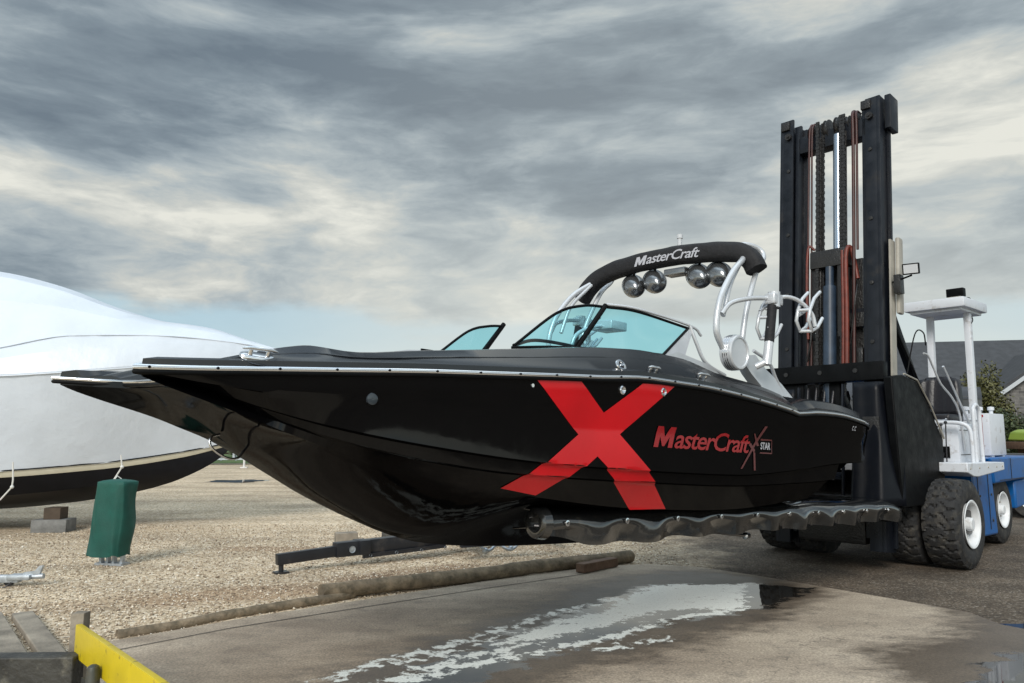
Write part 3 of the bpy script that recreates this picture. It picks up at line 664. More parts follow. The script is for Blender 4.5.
# carriage
cr = LB()
cr.box((.06, -.82, 2.36), (.20, .80, 2.60), .012)
cr.box((.02, -.70, .75), (.14, -.28, 2.36), .012)
cr.box((.02, .02, 1.4), (.1, .2, 2.36), .01)
cr.box((.02, -.8, .62), (.16, .8, .86), .012)
cr.box((.0, -.5, 1.8), (.06, .5, 1.9), .01)
carr = cr.build('fork_carriage', M['black'], truck)
for y in (-.5, -.02, .45): c = LB(); c.lathe([(0, .03), (.012, .03), (.013, 0)], (.20, y, 2.49), 'x', 12); c.build('bolt', M['grease'], carr)
# near carriage side: broad black plates, rubber sheet bulging over them
def platep(poly, y0, y1, name, m='black', par=truck, bevel=.01):
    c = MB(); c.prism(poly, 'y', y0, y1); return c.build(name, M[m], par, bevel=bevel)
c = MB(); rows = []
for i in range(15):
    t = i/14; z = 2.33-1.5*t; row = []
    for j in range(17):
        s = j/16; y = .50 + (.42+.10*t)*s; x = 1.0 + .02*math.sin(s*5+t*3)*t + .12*t*t + .008*math.sin(s*13) - .35*smoothstep(.70, 1, s)
        row.append(V((x-.11*(z-1.5)*.6+.012*noise.noise(V((y*6, z*2.5, 0))), y, z)))
    rows.append(row)
c.grid(rows); c.build('rubber_curtain', M['curtain'], carr, smooth=True, solid=.02)
c = MB(); rows = []
for i in range(15):
    t = i/14; z = 2.28-1.45*t; row = []
    for j in range(13):
        s = j/12; y = -.28 - (.6)*s; x = 1.0 + .02*math.sin(s*5+t*3)*t + .1*t*t
        row.append(V((x-.11*(z-1.5)*.6, y, z)))
    rows.append(row)
c.grid(rows); c.build('rubber_curtain', M['curtain'], carr, smooth=True, solid=.02)
# plates, ribs and pins on the carriage front
for y_, z0_, z1_ in ((.30, .9, 2.32), (.62, 1.0, 2.32), (-.30, .9, 2.3), (-.62, 1.0, 2.3)):
    c = LB(); c.box((.20, y_-.012, z0_), (.245, y_+.012, z1_), .004); c.build('stiffener', M['mast'], carr)
for z_ in (1.1, 1.5, 1.95):
    c = LB(); c.box((.14, -.26, z_), (.2, .26, z_+.09), .006); c.build('stiffener', M['mast'], carr)
for y_ in (.44, .76, -.44):
    for z_ in (1.25, 1.75, 2.15):
        c = LB(); c.lathe([(0, .026), (.014, .024), (.016, .012), (.022, 0)], (.215, y_, z_), 'x', 10); c.build('bolt', M['grease'], carr)
c = LB(); c.tube([(.20, .68, 1.0), (.20, .70, 2.25)], .012, 8); c.build('edge_bead', M['steelbeige'], carr)
# A-shaped side plates of the chassis front
side = [(1.0, 2.42), (.35, 2.42), (.10, 2.33), (-.35, 1.98), (-.62, 1.62), (-.60, .86), (.62, .80), (1.05, 1.1)]
side = [(.95, 2.38), (.62, 2.42), (.20, 2.36), (-.18, 2.06), (-.60, 1.62), (-.58, .84), (.20, .80), (.85, .80)]
for sg in (1, -1):
    c = MB(); c.prism(side, 'y', min(sg*.88, sg*.985), max(sg*.88, sg*.985)); sp = c.build('side_plate', M['black'], truck, bevel=.015)
    c = MB(); c.tube([(x, sg*1.0, z+.01) for x, z in side[1:5]], .012, 6); c.build('plate_edge', M['steelbeige'], sp, smooth=True)
c = MB(); c.tube(catmull([(-.2, .96, 2.75), (-.32, .97, 2.72), (-.46, .98, 2.56), (-.62, 1.0, 2.36), (-.95, 1.02, 2.18), (-1.2, 1.02, 1.95), (-1.3, 1.02, 1.45)], 6), .014, 8)
c.build('grab_rail', M['alu'], truck, smooth=True)
# forks with their rubber covers
T26 = math.tan(R(1.2))
for sg in (1, -1):
    f = MB(); old = f.m
    f.bar((.9, sg*.72, .80), (6.2, sg*.72, 1.02), .20, .09, bev=.01); f.box((.88, sg*.72-.1, .75), (1.0, sg*.72+.1, 1.9), .01)
    fk = f.build('fork', M['grease'], truck)
    # fitted in the boat frame so the cover lies along the hull; convert to truck frame
    T = FM.inverted() @ BM
    cvb = MB(); cvb.m = T; rows = []
    X0, X1 = .9, 6.86; n = 150
    bolts = [6.66, 6.01, 5.37, 4.74, 4.15, 3.56, 2.98, 2.41, 1.85, 1.28]
    def prof(x):
        ph = min(abs(x-b) for b in bolts)/.31      # 0 at a bolt, 1 between
        return min(1, ph)
    for i in range(n+1):
        x = X0 + (X1-X0)*i/n; p = prof(x); w = .5-.5*math.cos(PI*p); t = (x-X0)/(X1-X0)
        ztop = .885 - .02*t; zbot = .655 - .018*w + .008*math.sin(x*5.1) - .035*t; fl = .6+.4*math.sin(x*2.3+1)
        if x > 6.45: zbot += .22*(x-6.45)
        yo = .93 + .02*noise.noise(V((x*1.5, 0, 3)))
        pr = [(.52, ztop-.05), (.56, ztop-.005), (.70, ztop+.0), (.80, ztop-.004), (.87, ztop-.02), (yo-.01, ztop-.055), (yo+.008+.012*w, ztop-.10),
              (yo+.005+.03*w*fl-.02*(1-w), ztop-.135), (yo-.005+.05*w*fl-.035*(1-w), zbot+.06), (yo-.01+.035*w*fl-.03*(1-w), zbot)]
        if w > .5: pr = pr
        pr += [(yo-.07+.05*w, zbot+.012), (yo-.15, zbot+.035), (.6, ztop-.16)]
        rows.append([V((x, sg*a, b)) for a, b in pr])
    cvb.grid(rows, closed=False)
    co = cvb.build('fork_cover', M['rubbermat'], fk, smooth=True, recalc=True, solid=.012)
    for x in bolts:
        b = MB(); b.m = T
        zb = .775; yy = .945
        b.lathe([(0, .022), (.006*1, .022), (.008, .012), (.016, .010), (.016, 0)] if sg > 0 else [(0, .022), (-.006, .022), (-.008, .012), (-.016, .010), (-.016, 0)], (x, sg*yy, zb), 'y', 12)
        b.build('bolt', M['chrome'], co if False else fk)
    e = MB(); e.m = T; e.lathe([(-.02, 0), (-.02, .10), (0, .115), (.06, .105), (.07, .09), (.07, .065), (.02, .06), (.02, 0)], (6.84, sg*.875, .775), 'x', 24); e.build('tip_roller', M['rubbermat'], fk)
# wheels
def tyre(y0, w, cx, cz, r, ri, name='tyre', n=200):
    mm = 18; rows = []
    prof = []
    for k in range(mm+1):
        s = k/mm; y = y0 + w*s; e = abs(2*s-1)
        rr = r - .018*e**2 - (.05 if e > .99 else 0) ; prof.append((y, rr, e))
    body = [(y0+.02, ri+.0), (y0-.004, ri+.10*r), (y0-.008, (ri+r)/2), (y0-.002, r-.07), ] 
    body2 = [(y0+w+.002, r-.07), (y0+w+.008, (ri+r)/2), (y0+w+.004, ri+.10*r), (y0+w-.02, ri)]
    for k in range(n):
        a = 2*PI*k/n; row = []
        for (y, q) in body: row.append(V((cx+q*math.cos(a), y, cz+q*math.sin(a))))
        for (y, q, e) in prof:
            s = (y-y0)/w; ph = (a*26/(2*PI) + (.9*abs(s-.5)+.12*math.sin(s*19))*1.6) % 1
            g = .024 if ph < .2 and e > .06 else 0
            if .28 < e < .33: g = .015
            if e > .99: g *= .4
            row.append(V((cx+(q-g)*math.cos(a), y, cz+(q-g)*math.sin(a))))
        for (y, q) in body2: row.append(V((cx+q*math.cos(a), y, cz+q*math.sin(a))))
        rows.append(row)
    rows.append(rows[0]); m_ = MB(); m_.grid(rows); return m_
def wheel(y0, w, cx, r, ri, face):
    """face = +1: dish opens to port"""
    hub = MB(); yo = y0+w if face > 0 else y0; d = -face
    P = [(0, ri), (.012*face, ri+.012), (.018*face, ri+.004), (.012*face, ri-.02), (.03*d, ri-.03), (.10*d, ri-.045), (.115*d, ri*.72), (.08*d, ri*.45), (.06*d, ri*.40), (.055*d, 0)]
    hub.lathe([(t, q) for t, q in P], (cx, yo, r), 'y', 40)
    hub.lathe([(.06*d, .3*ri), (-.01*d, .28*ri), (-.02*d, .22*ri), (-.02*d, 0)], (cx, yo, r), 'y', 24)
    wo = hub.build('wheel', M['rim'], truck, angle=30)
    t = tyre(y0, w, cx, r, r, ri).build('tyre', M['tyre'], wo, angle=40, weld=True)
    for k in range(8):
        nb = MB(); a = 2*PI*k/8; nb.lathe([(.09*d, .014), (.06*d, .014), (.06*d, 0)], (cx+ri*.56*math.cos(a), yo, r+ri*.56*math.sin(a)), 'y', 8)
        nb.build('nut', M['steelbeige'], wo)
    return wo
RT = .56
for y0 in (.93, .46, -1.35, -.88):
    wheel(y0, .42, -.30, RT, .29, 1 if y0 in (.93, -.88) else -1)
for y0 in (.55, -.87): wheel(y0, .32, -3.3, .52, .27, 1 if y0 > 0 else -1)
# chassis
c = MB(); c.box((-.5, -1.3, .42), (-.1, 1.3, .72), .03); c.lathe([(-.12, .24), (.12, .24)], (-.3, 0, .56), 'y', 20)
c.box((-.2, -.45, .3), (.7, .45, .9), .03); c.box((-2.0, -.55, .45), (-.2, .5, 1.2), .02); c.build('axle_frame', M['grease'], truck)
c = MB(); c.prism([(-1.75, 1.20), (-1.9, .22), (-2.72, .20), (-2.60, 1.24)], 'y', -.9, .95)
c.prism([(-2.60, 1.24), (-2.66, .95), (-4.6, .98), (-4.75, 1.30), (-4.6, 1.34), (-2.5, 1.34)], 'y', -.95, .97)
c.prism([(-3.9, .95), (-3.9, .5), (-4.7, .55), (-4.72, .97)], 'y', -.9, .9)
bb = c.build('blue_body', M['blue'], truck, bevel=.03)
c = MB(); c.prism([(-.40, 1.20), (-.62, 1.14), (-.8, 1.13), (-1.55, 1.17), (-1.9, 1.19), (-1.9, 1.30), (-.4, 1.32)], 'y', .35, 1.32)
c.box((-2.4, -1.2, 1.21), (.3, .35, 1.3)); dk = c.build('operator_deck', M['white'], truck, bevel=.012)
c = MB(); c.box((-1.85, .28, 1.30), (-1.15, 1.0, 1.84), .03); c.box((-1.9, .3, 1.3), (-2.3, .9, 1.9), .02); cb = c.build('seat_cabinet', M['white'], truck)
c = MB(); c.box((-1.145, .40, 1.58), (-1.138, .80, 1.76), 0); c.build('control_panel', M['steelbeige'], cb)
c = MB(); c.box((-1.147, .76, 1.36), (-1.137, .88, 1.52), 0); c.box((-1.143, .80, 1.38), (-1.13, .85, 1.41)); c.build('fuse_door', M['black'], cb)
c = MB(); c.box((-1.3, .5, 1.84), (-1.6, .8, 1.9), .015); c.build('cabinet_cap', M['white'], cb)
c = MB()
c.box((-1.95, .22, 1.86), (-1.35, .84, 1.98), .04); rows = []
for i in range(9):
    t = i/8; z = 1.95+.58*t; row = []
    for j in range(13):
        s = j/12; y = .22 + .64*s; e = abs(2*s-1)
        row.append(V((-1.9 - .12*t + .07*e*e + .012*math.sin(s*PI*9), .53+(y-.53)*(1-.12*t**3), z - .04*e**4*t)))
    rows.append(row)
c2 = MB(); c2.grid(rows); 
st = c.build('operator_seat', M['seat'], truck, smooth=True); c2.build('seat_back', M['seat'], st, smooth=True, solid=.11)
# handrails
c = MB()
c.tube(catmull([(-1.15, 1.2, 1.3), (-1.15, 1.2, 1.7), (-1.15, 1.2, 1.98), (-1.19, 1.2, 2.06), (-1.28, 1.2, 2.09), (-1.36, 1.2, 2.05), (-1.40, 1.2, 1.96), (-1.4, 1.2, 1.7), (-1.42, 1.2, 1.3)], 5), .027, 10)
c.build('handrail_loop', M['white'], truck, smooth=True)
c = MB(); c.tube(catmull([(-1.0, .45, 1.3), (-1.0, .45, 1.75), (-1.0, .5, 1.83), (-1.0, .9, 1.85), (-1.0, 1.1, 1.83), (-1.02, 1.18, 1.76), (-1.02, 1.2, 1.6), (-1.02, 1.2, 1.3)], 5), .027, 10)
c.build('handrail', M['white'], truck, smooth=True)
# seams, bolts and hoses on the body
for a_, b_ in (((-1.95, .953, .3), (-1.93, .957, 1.2)), ((-2.4, .953, .3), (-2.38, .957, 1.2)), ((-2.9, .972, .99), (-4.5, .976, 1.0)), ((-3.5, .972, 1.0), (-3.48, .976, 1.32))):
    c = MB(); c.box(tuple(min(p, q) for p, q in zip(a_, b_)), tuple(max(p, q) for p, q in zip(a_, b_))); c.build('panel_seam', M['grease'], bb)
for x_ in (-2.0, -2.5):
    for z_ in (.42, .8, 1.12):
        c = MB(); c.lathe([(0, .018), (.012, .016), (.012, 0)], (x_, .952, z_), 'y', 8); c.build('bolt', M['grease'], bb)
for x_ in (-.5, -.85, -1.2, -1.55, -1.8):
    c = MB(); c.lathe([(0, .014), (.008, .012), (.008, 0)], (x_, 1.32, 1.245), 'y', 8); c.build('bolt', M['steelbeige'], dk)
for k_ in range(3):
    c = MB(); c.tube(catmull([(-.35, .80-.07*k_, 1.2), (-.6, .86-.07*k_, 1.42+.03*k_), (-.9, .84-.07*k_, 1.36), (-1.14, .8-.07*k_, 1.42)], 6), .016, 8); c.build('hydraulic_hose', M['seat'], truck, smooth=True)
for k_ in range(4):
    c = MB(); c.tube(catmull([(.62, -.25+.12*k_, 2.3), (.74, -.22+.11*k_, 1.95), (.80, -.2+.1*k_, 1.5), (.86, -.15+.1*k_, 1.1)], 6), .02, 8); c.build('hydraulic_hose', M['seat'], carr, smooth=True)
c = MB(); c.box((-1.84, 1.001, 1.4), (-1.2, 1.004, 1.41)); c.box((-1.84, 1.001, 1.74), (-1.2, 1.004, 1.75)); c.build('panel_seam', M['grease'], cb)
# steering column and wheel
c = MB(); c.tube([(-.7, .55, 1.3), (-.95, .55, 2.0)], .04, 10); sw = c.build('steering_column', M['seat'], truck, smooth=True)
c = MB(); c.m = Matrix.Translation(V((-.97, .55, 2.03))) @ Matrix.Rotation(R(-65), 4, 'Y')
c.tube([(0, .2*math.cos(2*PI*k/28), .2*math.sin(2*PI*k/28)) for k in range(29)], .014, 8, cap=False)
for k in range(3): c.tube([(0, 0, 0), (0, .2*math.cos(2*PI*k/3), .2*math.sin(2*PI*k/3))], .01, 6)
c.lathe([(-.02, .04), (.02, .035), (.02, 0)], (0, 0, 0), 'x', 14); c.build('steering_wheel', M['seat'], sw, smooth=True)
c = MB()
for k in range(4): c.tube([(-.85, .75+.06*k, 1.3), (-.9, .75+.06*k, 1.75+.03*k)], .009, 6); c.ball((-.9, .75+.06*k, 1.76+.03*k), .022)
c.build('control_levers', M['seat'], truck, smooth=True)
# canopy
c = MB(); c.box((-2.85, .14, 3.57), (-1.8, 1.0, 3.72), .03)
cp = c.build('canopy', M['white'], truck)
c = MB(); c.box((-2.78, .21, 3.53), (-1.87, .93, 3.575), .01); c.build('canopy_lining', M['white'], cp)
for y in (.33, .86):
    c = MB(); c.bar((-2.35, y, 3.55), (-2.30, y-.03*(y < .5), 1.3), .095, .11, up=(1, 0, 0), bev=.02); c.build('canopy_post', M['white'], truck)
c = MB(); c.m = Matrix.Translation(V((-1.95, .86, 3.80))); c.box((-.09, -.14, -.06), (.03, .10, .07), .015); o = c.build('canopy_light', M['black'], cp)
c = MB(); c.tube([(-1.95, .84, 3.7), (-1.95, .84, 3.76)], .02, 8); c.box((-2.02, .75, 3.715), (-1.88, .93, 3.735)); c.build('light_bracket', M['steelbeige'], cp)
c = MB(); c.tube(catmull([(-1.98, .86, 3.72), (-2.3, .92, 3.76), (-2.7, .8, 3.74)], 5), .008, 6); c.tube(catmull([(-2.4, .9, 3.5), (-2.38, .92, 3.42), (-2.34, .9, 3.36)], 4), .008, 6); c.build('canopy_cable', M['black'], cp, smooth=True)
# white tank box at the back
c = MB(); c.box((-3.75, .42, 1.36), (-3.0, .86, 2.02), .02); tk = c.build('tank_box', M['white'], truck)
c = MB(); c.box((-3.72, .44, 1.338), (-3.6, .84, 1.36)); c.box((-3.2, .44, 1.338), (-3.05, .84, 1.36)); c.build('tank_feet', M['white'], tk)
c = MB()
for x, y, r_ in ((-3.1, .5, .07), (-3.35, .62, .06), (-3.5, .75, .05)): c.lathe([(2.02, r_*.6), (2.08, r_*.6), (2.08, r_), (2.13, r_), (2.14, 0)], (x, y, 0), 'z', 16)
c.build('filler_caps', M['white'], tk)
c = MB(); c.tube([(-2.62, .86, 1.32), (-2.62, .86, 1.95)], .013, 8); c.lathe([(1.95, .03), (1.99, .03), (1.99, 0)], (-2.62, .86, 0), 'z', 10); c.build('marker_pole', M['redmark'], truck)
# tilt cylinders from mast down to the chassis
for sg in (1, -1):
    c = MB(); c.bar((.12, sg*.62, 3.55), (-1.15, sg*.55, 2.15), .09, .13, bev=.02); c.tube([(-.2, sg*.62, 3.1), (-1.5, sg*.66, 1.7)], .02, 8)
    c.bar((-1.15, sg*.55, 2.15), (-1.6, sg*.5, 1.35), .09, .13, bev=.02)
    c.build('mast_brace', M['black'], truck)
c = MB(); c.tube([(-.9, .95, 2.62), (-1.95, .98, 1.62)], .016, 8); c.build('stay_rod', M['alu'], truck, smooth=True)
c = MB(); c.tube(catmull([(.15, .85, 2.4), (-.1, .9, 3.0), (-.4, .9, 3.05), (-.6, .85, 2.9)], 6), .009, 6); c.tube(catmull([(-.6, .7, 2.1), (-.8, .6, 2.25), (-1.2, .5, 2.2), (-1.4, .45, 2.1)], 6), .014, 6); c.build('cable', M['black'], truck, smooth=True)
c = MB(); c.box((-1.0, -.9, 1.3), (-.2, .2, 1.75), .03); c.box((-2.6, -.9, 1.3), (-1.9, .1, 1.8), .04); c.build('engine_cover', M['blue'], truck)
# ================================================================== SETTING
GROUND_ = None
def ground_mat():
    m = bpy.data.materials.new('gravel_and_dirt'); m.use_nodes = True; nt = m.node_tree; N = nt.nodes; Lk = nt.links; b = N['Principled BSDF']
    def nd(t, **k):
        n = N.new(t)
        for a, v in k.items(): setattr(n, a, v)
        return n
    def math_(op, a, b_=None, c_=None):
        n = nd('ShaderNodeMath', operation=op)
        for i, q in enumerate((a, b_, c_)):
            if q is None: continue
            if isinstance(q, (int, float)): n.inputs[i].default_value = q
            else: Lk.new(q, n.inputs[i])
        return n.outputs[0]
    def noise_(sc_, det=6, vec=None, rough=.6):
        n = nd('ShaderNodeTexNoise'); n.inputs['Scale'].default_value = sc_; n.inputs['Detail'].default_value = det; n.inputs['Roughness'].default_value = rough
        Lk.new(vec or P, n.inputs['Vector']); return n.outputs['Fac']
    def ramp(f, stops):
        r = nd('ShaderNodeValToRGB'); e = r.color_ramp.elements
        e[0].position, e[0].color = stops[0][0], (*stops[0][1], 1); e[1].position, e[1].color = stops[-1][0], (*stops[-1][1], 1)
        for p, c in stops[1:-1]:
            q = e.new(p); q.color = (*c, 1)
        Lk.new(f, r.inputs[0]); return r.outputs[0]
    def mix(f, a, b_, bt='MIX'):
        n = nd('ShaderNodeMix', data_type='RGBA', blend_type=bt)
        for k, q in (('Factor', f), ('A', a), ('B', b_)):
            if isinstance(q, (int, float)): n.inputs[k].default_value = q
            elif isinstance(q, tuple): n.inputs[k].default_value = (*q, 1)
            else: Lk.new(q, n.inputs[k])
        return n.outputs['Result']
    g = nd('ShaderNodeNewGeometry'); P = g.outputs['Position']
    sx = nd('ShaderNodeSeparateXYZ'); Lk.new(P, sx.inputs[0])
    vo = nd('ShaderNodeTexVoronoi'); vo.inputs['Scale'].default_value = 30; Lk.new(P, vo.inputs['Vector'])
    vo2 = nd('ShaderNodeTexVoronoi'); vo2.inputs['Scale'].default_value = 70; Lk.new(P, vo2.inputs['Vector'])
    sc1 = nd('ShaderNodeSeparateColor'); Lk.new(vo.outputs['Color'], sc1.inputs[0])
    sc2 = nd('ShaderNodeSeparateColor'); Lk.new(vo2.outputs['Color'], sc2.inputs[0])
    st = ramp(sc1.outputs[0], [(0, (.17, .13, .095)), (.2, (.37, .305, .225)), (.45, (.55, .465, .35)), (.7, (.67, .585, .46)), (.88, (.78, .73, .63)), (1, (.88, .86, .8))])
    st2 = ramp(sc2.outputs[1], [(0, (.13, .10, .075)), (.5, (.42, .345, .25)), (1, (.68, .6, .48))])
    grav = mix(.4, st, st2)
    gap = math_('MULTIPLY', vo.outputs['Distance'], 22.0)
    grav = mix(math_('MULTIPLY', nd('ShaderNodeMath').outputs[0], 0) if False else .0, grav, grav)
    # large patches: damp and trodden
    n1 = noise_(.55, 5); n2 = noise_(2.2, 6)
    mp = nd('ShaderNodeMapping'); mp.inputs['Scale'].default_value = (.16, .9, 1); mp.inputs['Rotation'].default_value = (0, 0, R(8)); Lk.new(P, mp.inputs[0])
    n3 = noise_(1.0, 6, mp.outputs[0])
    d1 = ramp(n1, [(.35, (1.2, 1.13, 1.04)), (.7, (.88, .83, .76))])
    d3 = ramp(n3, [(.42, (1.06, 1.05, 1.04)), (.62, (.55, .52, .50))])
    grav = mix(1.0, grav, d1, 'MULTIPLY'); grav = mix(.6, grav, d3, 'MULTIPLY')
    # brown damp patch of gravel between the green cover and the slab
    def blob(cx, cy, rx, ry, rot, soft=.5):
        mp_ = nd('ShaderNodeMapping', vector_type='TEXTURE'); mp_.inputs['Location'].default_value = (cx, cy, 0); mp_.inputs['Rotation'].default_value = (0, 0, rot); mp_.inputs['Scale'].default_value = (rx, ry, 1); Lk.new(P, mp_.inputs[0])
        l = nd('ShaderNodeVectorMath', operation='LENGTH'); Lk.new(mp_.outputs[0], l.inputs[0])
        s = math_('ADD', l.outputs['Value'], math_('MULTIPLY', math_('SUBTRACT', n2, .5), 1.3))
        r = nd('ShaderNodeMapRange'); r.inputs[1].default_value = 1-soft; r.inputs[2].default_value = 1+soft*.4; r.inputs[3].default_value = 1; r.inputs[4].default_value = 0; Lk.new(s, r.inputs[0]); return r.outputs[0]
    br = blob(-2.9, 8.3, 1.9, .55, R(20)); br2 = blob(-1.2, 9.6, 1.5, .35, R(35)); br3 = blob(-3.5, 11.6, 1.2, .3, 0)
    bm_ = math_('MAXIMUM', br, math_('MAXIMUM', br2, br3))
    grav = mix(math_('MULTIPLY', bm_, .75), grav, mix(1.0, grav, (.50, .40, .33), 'MULTIPLY'))
    # dark packed dirt / old asphalt to the right
    vo3 = nd('ShaderNodeTexVoronoi'); vo3.inputs['Scale'].default_value = 60; Lk.new(P, vo3.inputs['Vector'])
    s3 = nd('ShaderNodeSeparateColor'); Lk.new(vo3.outputs['Color'], s3.inputs[0])
    dirt = ramp(s3.outputs[0], [(0, (.045, .036, .028)), (.6, (.105, .082, .06)), (.92, (.14, .118, .095)), (1, (.26, .235, .2))])
    dirt = mix(.8, dirt, ramp(noise_(1.3, 8), [(.35, (1.5, 1.45, 1.4)), (.65, (.65, .62, .6))]), 'MULTIPLY')
    e = math_('SUBTRACT', sx.outputs[0], math_('ADD', 2.2, math_('MULTIPLY', math_('SUBTRACT', sx.outputs[1], 11.0), .12)))
    e = math_('ADD', e, math_('MULTIPLY', math_('SUBTRACT', n2, .5), 2.6))
    mr = nd('ShaderNodeMapRange'); mr.inputs[1].default_value = -.6; mr.inputs[2].default_value = .9; Lk.new(e, mr.inputs[0])
    col = mix(mr.outputs[0], grav, dirt)
    # far meadow behind the yard edge is grass: handled by its own sheet
    Lk.new(col, b.inputs['Base Color']); b.inputs['Roughness'].default_value = .85; b.inputs['Specular IOR Level'].default_value = .3
    bp = nd('ShaderNodeBump'); bp.inputs['Strength'].default_value = .9; bp.inputs['Distance'].default_value = .012; bp.invert = True
    Lk.new(math_('ADD', vo.outputs['Distance'], math_('MULTIPLY', vo2.outputs['Distance'], .5)), bp.inputs['Height'])
    Lk.new(bp.outputs[0], b.inputs['Normal'])
    return m
def sheet(name, poly, z, m, label=None, cat=None, kind='structure', thick=0):
    b = MB(); n = len(poly)
    b.add([(p[0], p[1], z) for p in poly], [tuple(range(n))]); o = b.build(name, m, recalc=False)
    if kind: o['kind'] = kind
    if label: o['label'] = label
    return o
# ground: gently uneven near the camera, flat to the horizon
mb = MB(); gx = [-400, -150, -60, -30] + list(np.arange(-16, 14.1, .5)) + [20, 35, 60, 150, 400]; gy = [-60, -20, -5] + list(np.arange(0, 24, .5)) + [30, 45, 70, 120, 400]
rows = []
for y in gy:
    rows.append([V((x, y, (.035*noise.noise(V((x*.5, y*.5, 0)))-.018)*smoothstep(0, 3, 14-abs(x+1))*smoothstep(24, 15, y) if False else 0)) for x in gx])
mb.grid(rows); o = mb.build('ground', ground_mat(), smooth='all'); o['kind'] = 'structure'
# concrete slab of the wash-down ramp
slab_px = [(112, 641), (250, 617), (400, 594), (520, 576), (600, 566), (650, 564), (700, 567), (760, 576), (830, 588), (900, 600), (970, 612.5), (1000, 624)]
poly = [gp(u, v, .02) for u, v in slab_px] + [V((4.6, 6.4, .02)), V((4.4, 4.4, .02)), V((3.4, 2.6, .02)), V((2.4, 1.2, .02)), V((-1.0, .9, .02)), V((-2.0, 3.0, .02)), V((-3.3, 6.1, .02))]
def slab_mat():
    m = bpy.data.materials.new('wet_concrete'); m.use_nodes = True; nt = m.node_tree; N = nt.nodes; Lk = nt.links; b = N['Principled BSDF']
    g = N.new('ShaderNodeNewGeometry'); P = g.outputs['Position']
    def noi(s, d=6, r=.6, vec=None):
        n = N.new('ShaderNodeTexNoise'); n.inputs['Scale'].default_value = s; n.inputs['Detail'].default_value = d; n.inputs['Roughness'].default_value = r; Lk.new(vec or P, n.inputs['Vector']); return n.outputs['Fac']
    def mr(f, a, b_, c=0., d=1.):
        n = N.new('ShaderNodeMapRange'); n.inputs[1].default_value = a; n.inputs[2].default_value = b_; n.inputs[3].default_value = c; n.inputs[4].default_value = d; Lk.new(f, n.inputs[0]); return n.outputs[0]
    def mt(op, a, b_):
        n = N.new('ShaderNodeMath'); n.operation = op
        for i, q in enumerate((a, b_)):
            if isinstance(q, (int, float)): n.inputs[i].default_value = q
            else: Lk.new(q, n.inputs[i])
        return n.outputs[0]
    def mix(f, a, b_, bt='MIX'):
        n = N.new('ShaderNodeMix'); n.data_type = 'RGBA'; n.blend_type = bt
        for k, q in (('Factor', f), ('A', a), ('B', b_)):
            if isinstance(q, (int, float)): n.inputs[k].default_value = q
            elif isinstance(q, tuple): n.inputs[k].default_value = (*q, 1)
            else: Lk.new(q, n.inputs[k])
        return n.outputs['Result']
    def attr(n_):
        a = N.new('ShaderNodeAttribute'); a.attribute_name = n_; return a.outputs['Fac']
    mp = N.new('ShaderNodeMapping'); mp.inputs['Rotation'].default_value = (0, 0, R(-42)); mp.inputs['Scale'].default_value = (.8, 1.5, 1); Lk.new(P, mp.inputs[0])
    nbig = noi(1.1, 6, .6, mp.outputs[0]); nmid = noi(5, 8, .65); nf = noi(55, 4, .7); nst = noi(3.2, 8, .7, mp.outputs[0])
    base = mix(mr(nbig, .35, .68), (.46, .385, .30), (.29, .235, .18))
    base = mix(mr(nmid, .52, .72, 0, .55), base, (.17, .145, .12))
    base = mix(.8, base, mix(mr(nf, .36, .64), (.55, .55, .55), (1.35, 1.33, 1.3)), 'MULTIPLY')
    base = mix(mr(noi(14, 8, .75), .60, .72, 0, .8), base, (.10, .085, .07))
    # small bricklike paving marks / cracks
    br = N.new('ShaderNodeTexVoronoi'); br.feature = 'DISTANCE_TO_EDGE'; br.inputs['Scale'].default_value = 8.5; 
    wv = N.new('ShaderNodeVectorMath'); wv.operation = 'ADD'
    nn = N.new('ShaderNodeTexNoise'); nn.inputs['Scale'].default_value = 4; nn.inputs['Detail'].default_value = 4; Lk.new(P, nn.inputs['Vector'])
    sc_ = N.new('ShaderNodeVectorMath'); sc_.operation = 'SCALE'; sc_.inputs['Scale'].default_value = .25; Lk.new(nn.outputs['Color'], sc_.inputs[0])
    Lk.new(mp.outputs[0], wv.inputs[0]); Lk.new(sc_.outputs[0], wv.inputs[1]); Lk.new(wv.outputs[0], br.inputs['Vector'])
    crack = mt('MULTIPLY', mr(br.outputs['Distance'], .0, .06, 1, 0), mr(attr('cracks'), -.3, .4, 0, .6))
    crack = mt('MULTIPLY', crack, mr(nst, .45, .6))
    base = mix(crack, base, (.05, .042, .036))
    wet = mr(mt('ADD', attr('wet'), mt('MULTIPLY', mt('SUBTRACT', nst, .5), 1.1)), -.22, .16)
    film = mr(mt('ADD', attr('film'), mt('MULTIPLY', mt('SUBTRACT', nst, .5), .9)), -.03, .03)
    foam_reflection = mr(mt('ADD', attr('foam_reflection'), mt('ADD', mt('MULTIPLY', mt('SUBTRACT', nst, .5), .25), mt('MULTIPLY', mt('SUBTRACT', noi(9, 8, .72), .5), .62))), -.01, .02)
    foam_reflection = mt('MULTIPLY', foam_reflection, mr(noi(60, 3, .6), .28, .46, .55, 1))
    stain = mr(mt('ADD', attr('stain'), mt('MULTIPLY', mt('SUBTRACT', nbig, .5), .8)), -.2, .3)
    base = mix(mt('MULTIPLY', stain, .6), base, mix(1., base, (.5, .47, .45), 'MULTIPLY'))
    col = mix(wet, base, mix(1., base, (.33, .31, .295), 'MULTIPLY'))
    col = mix(film, col, (.02, .018, .016))
    col = mix(foam_reflection, col, (.88, .92, .88))  # near-white paints the puddle's bright sky reflection along with the foam streaks
    Lk.new(col, b.inputs['Base Color'])
    ro = mt('ADD', mt('MULTIPLY', wet, -.38), .82); 
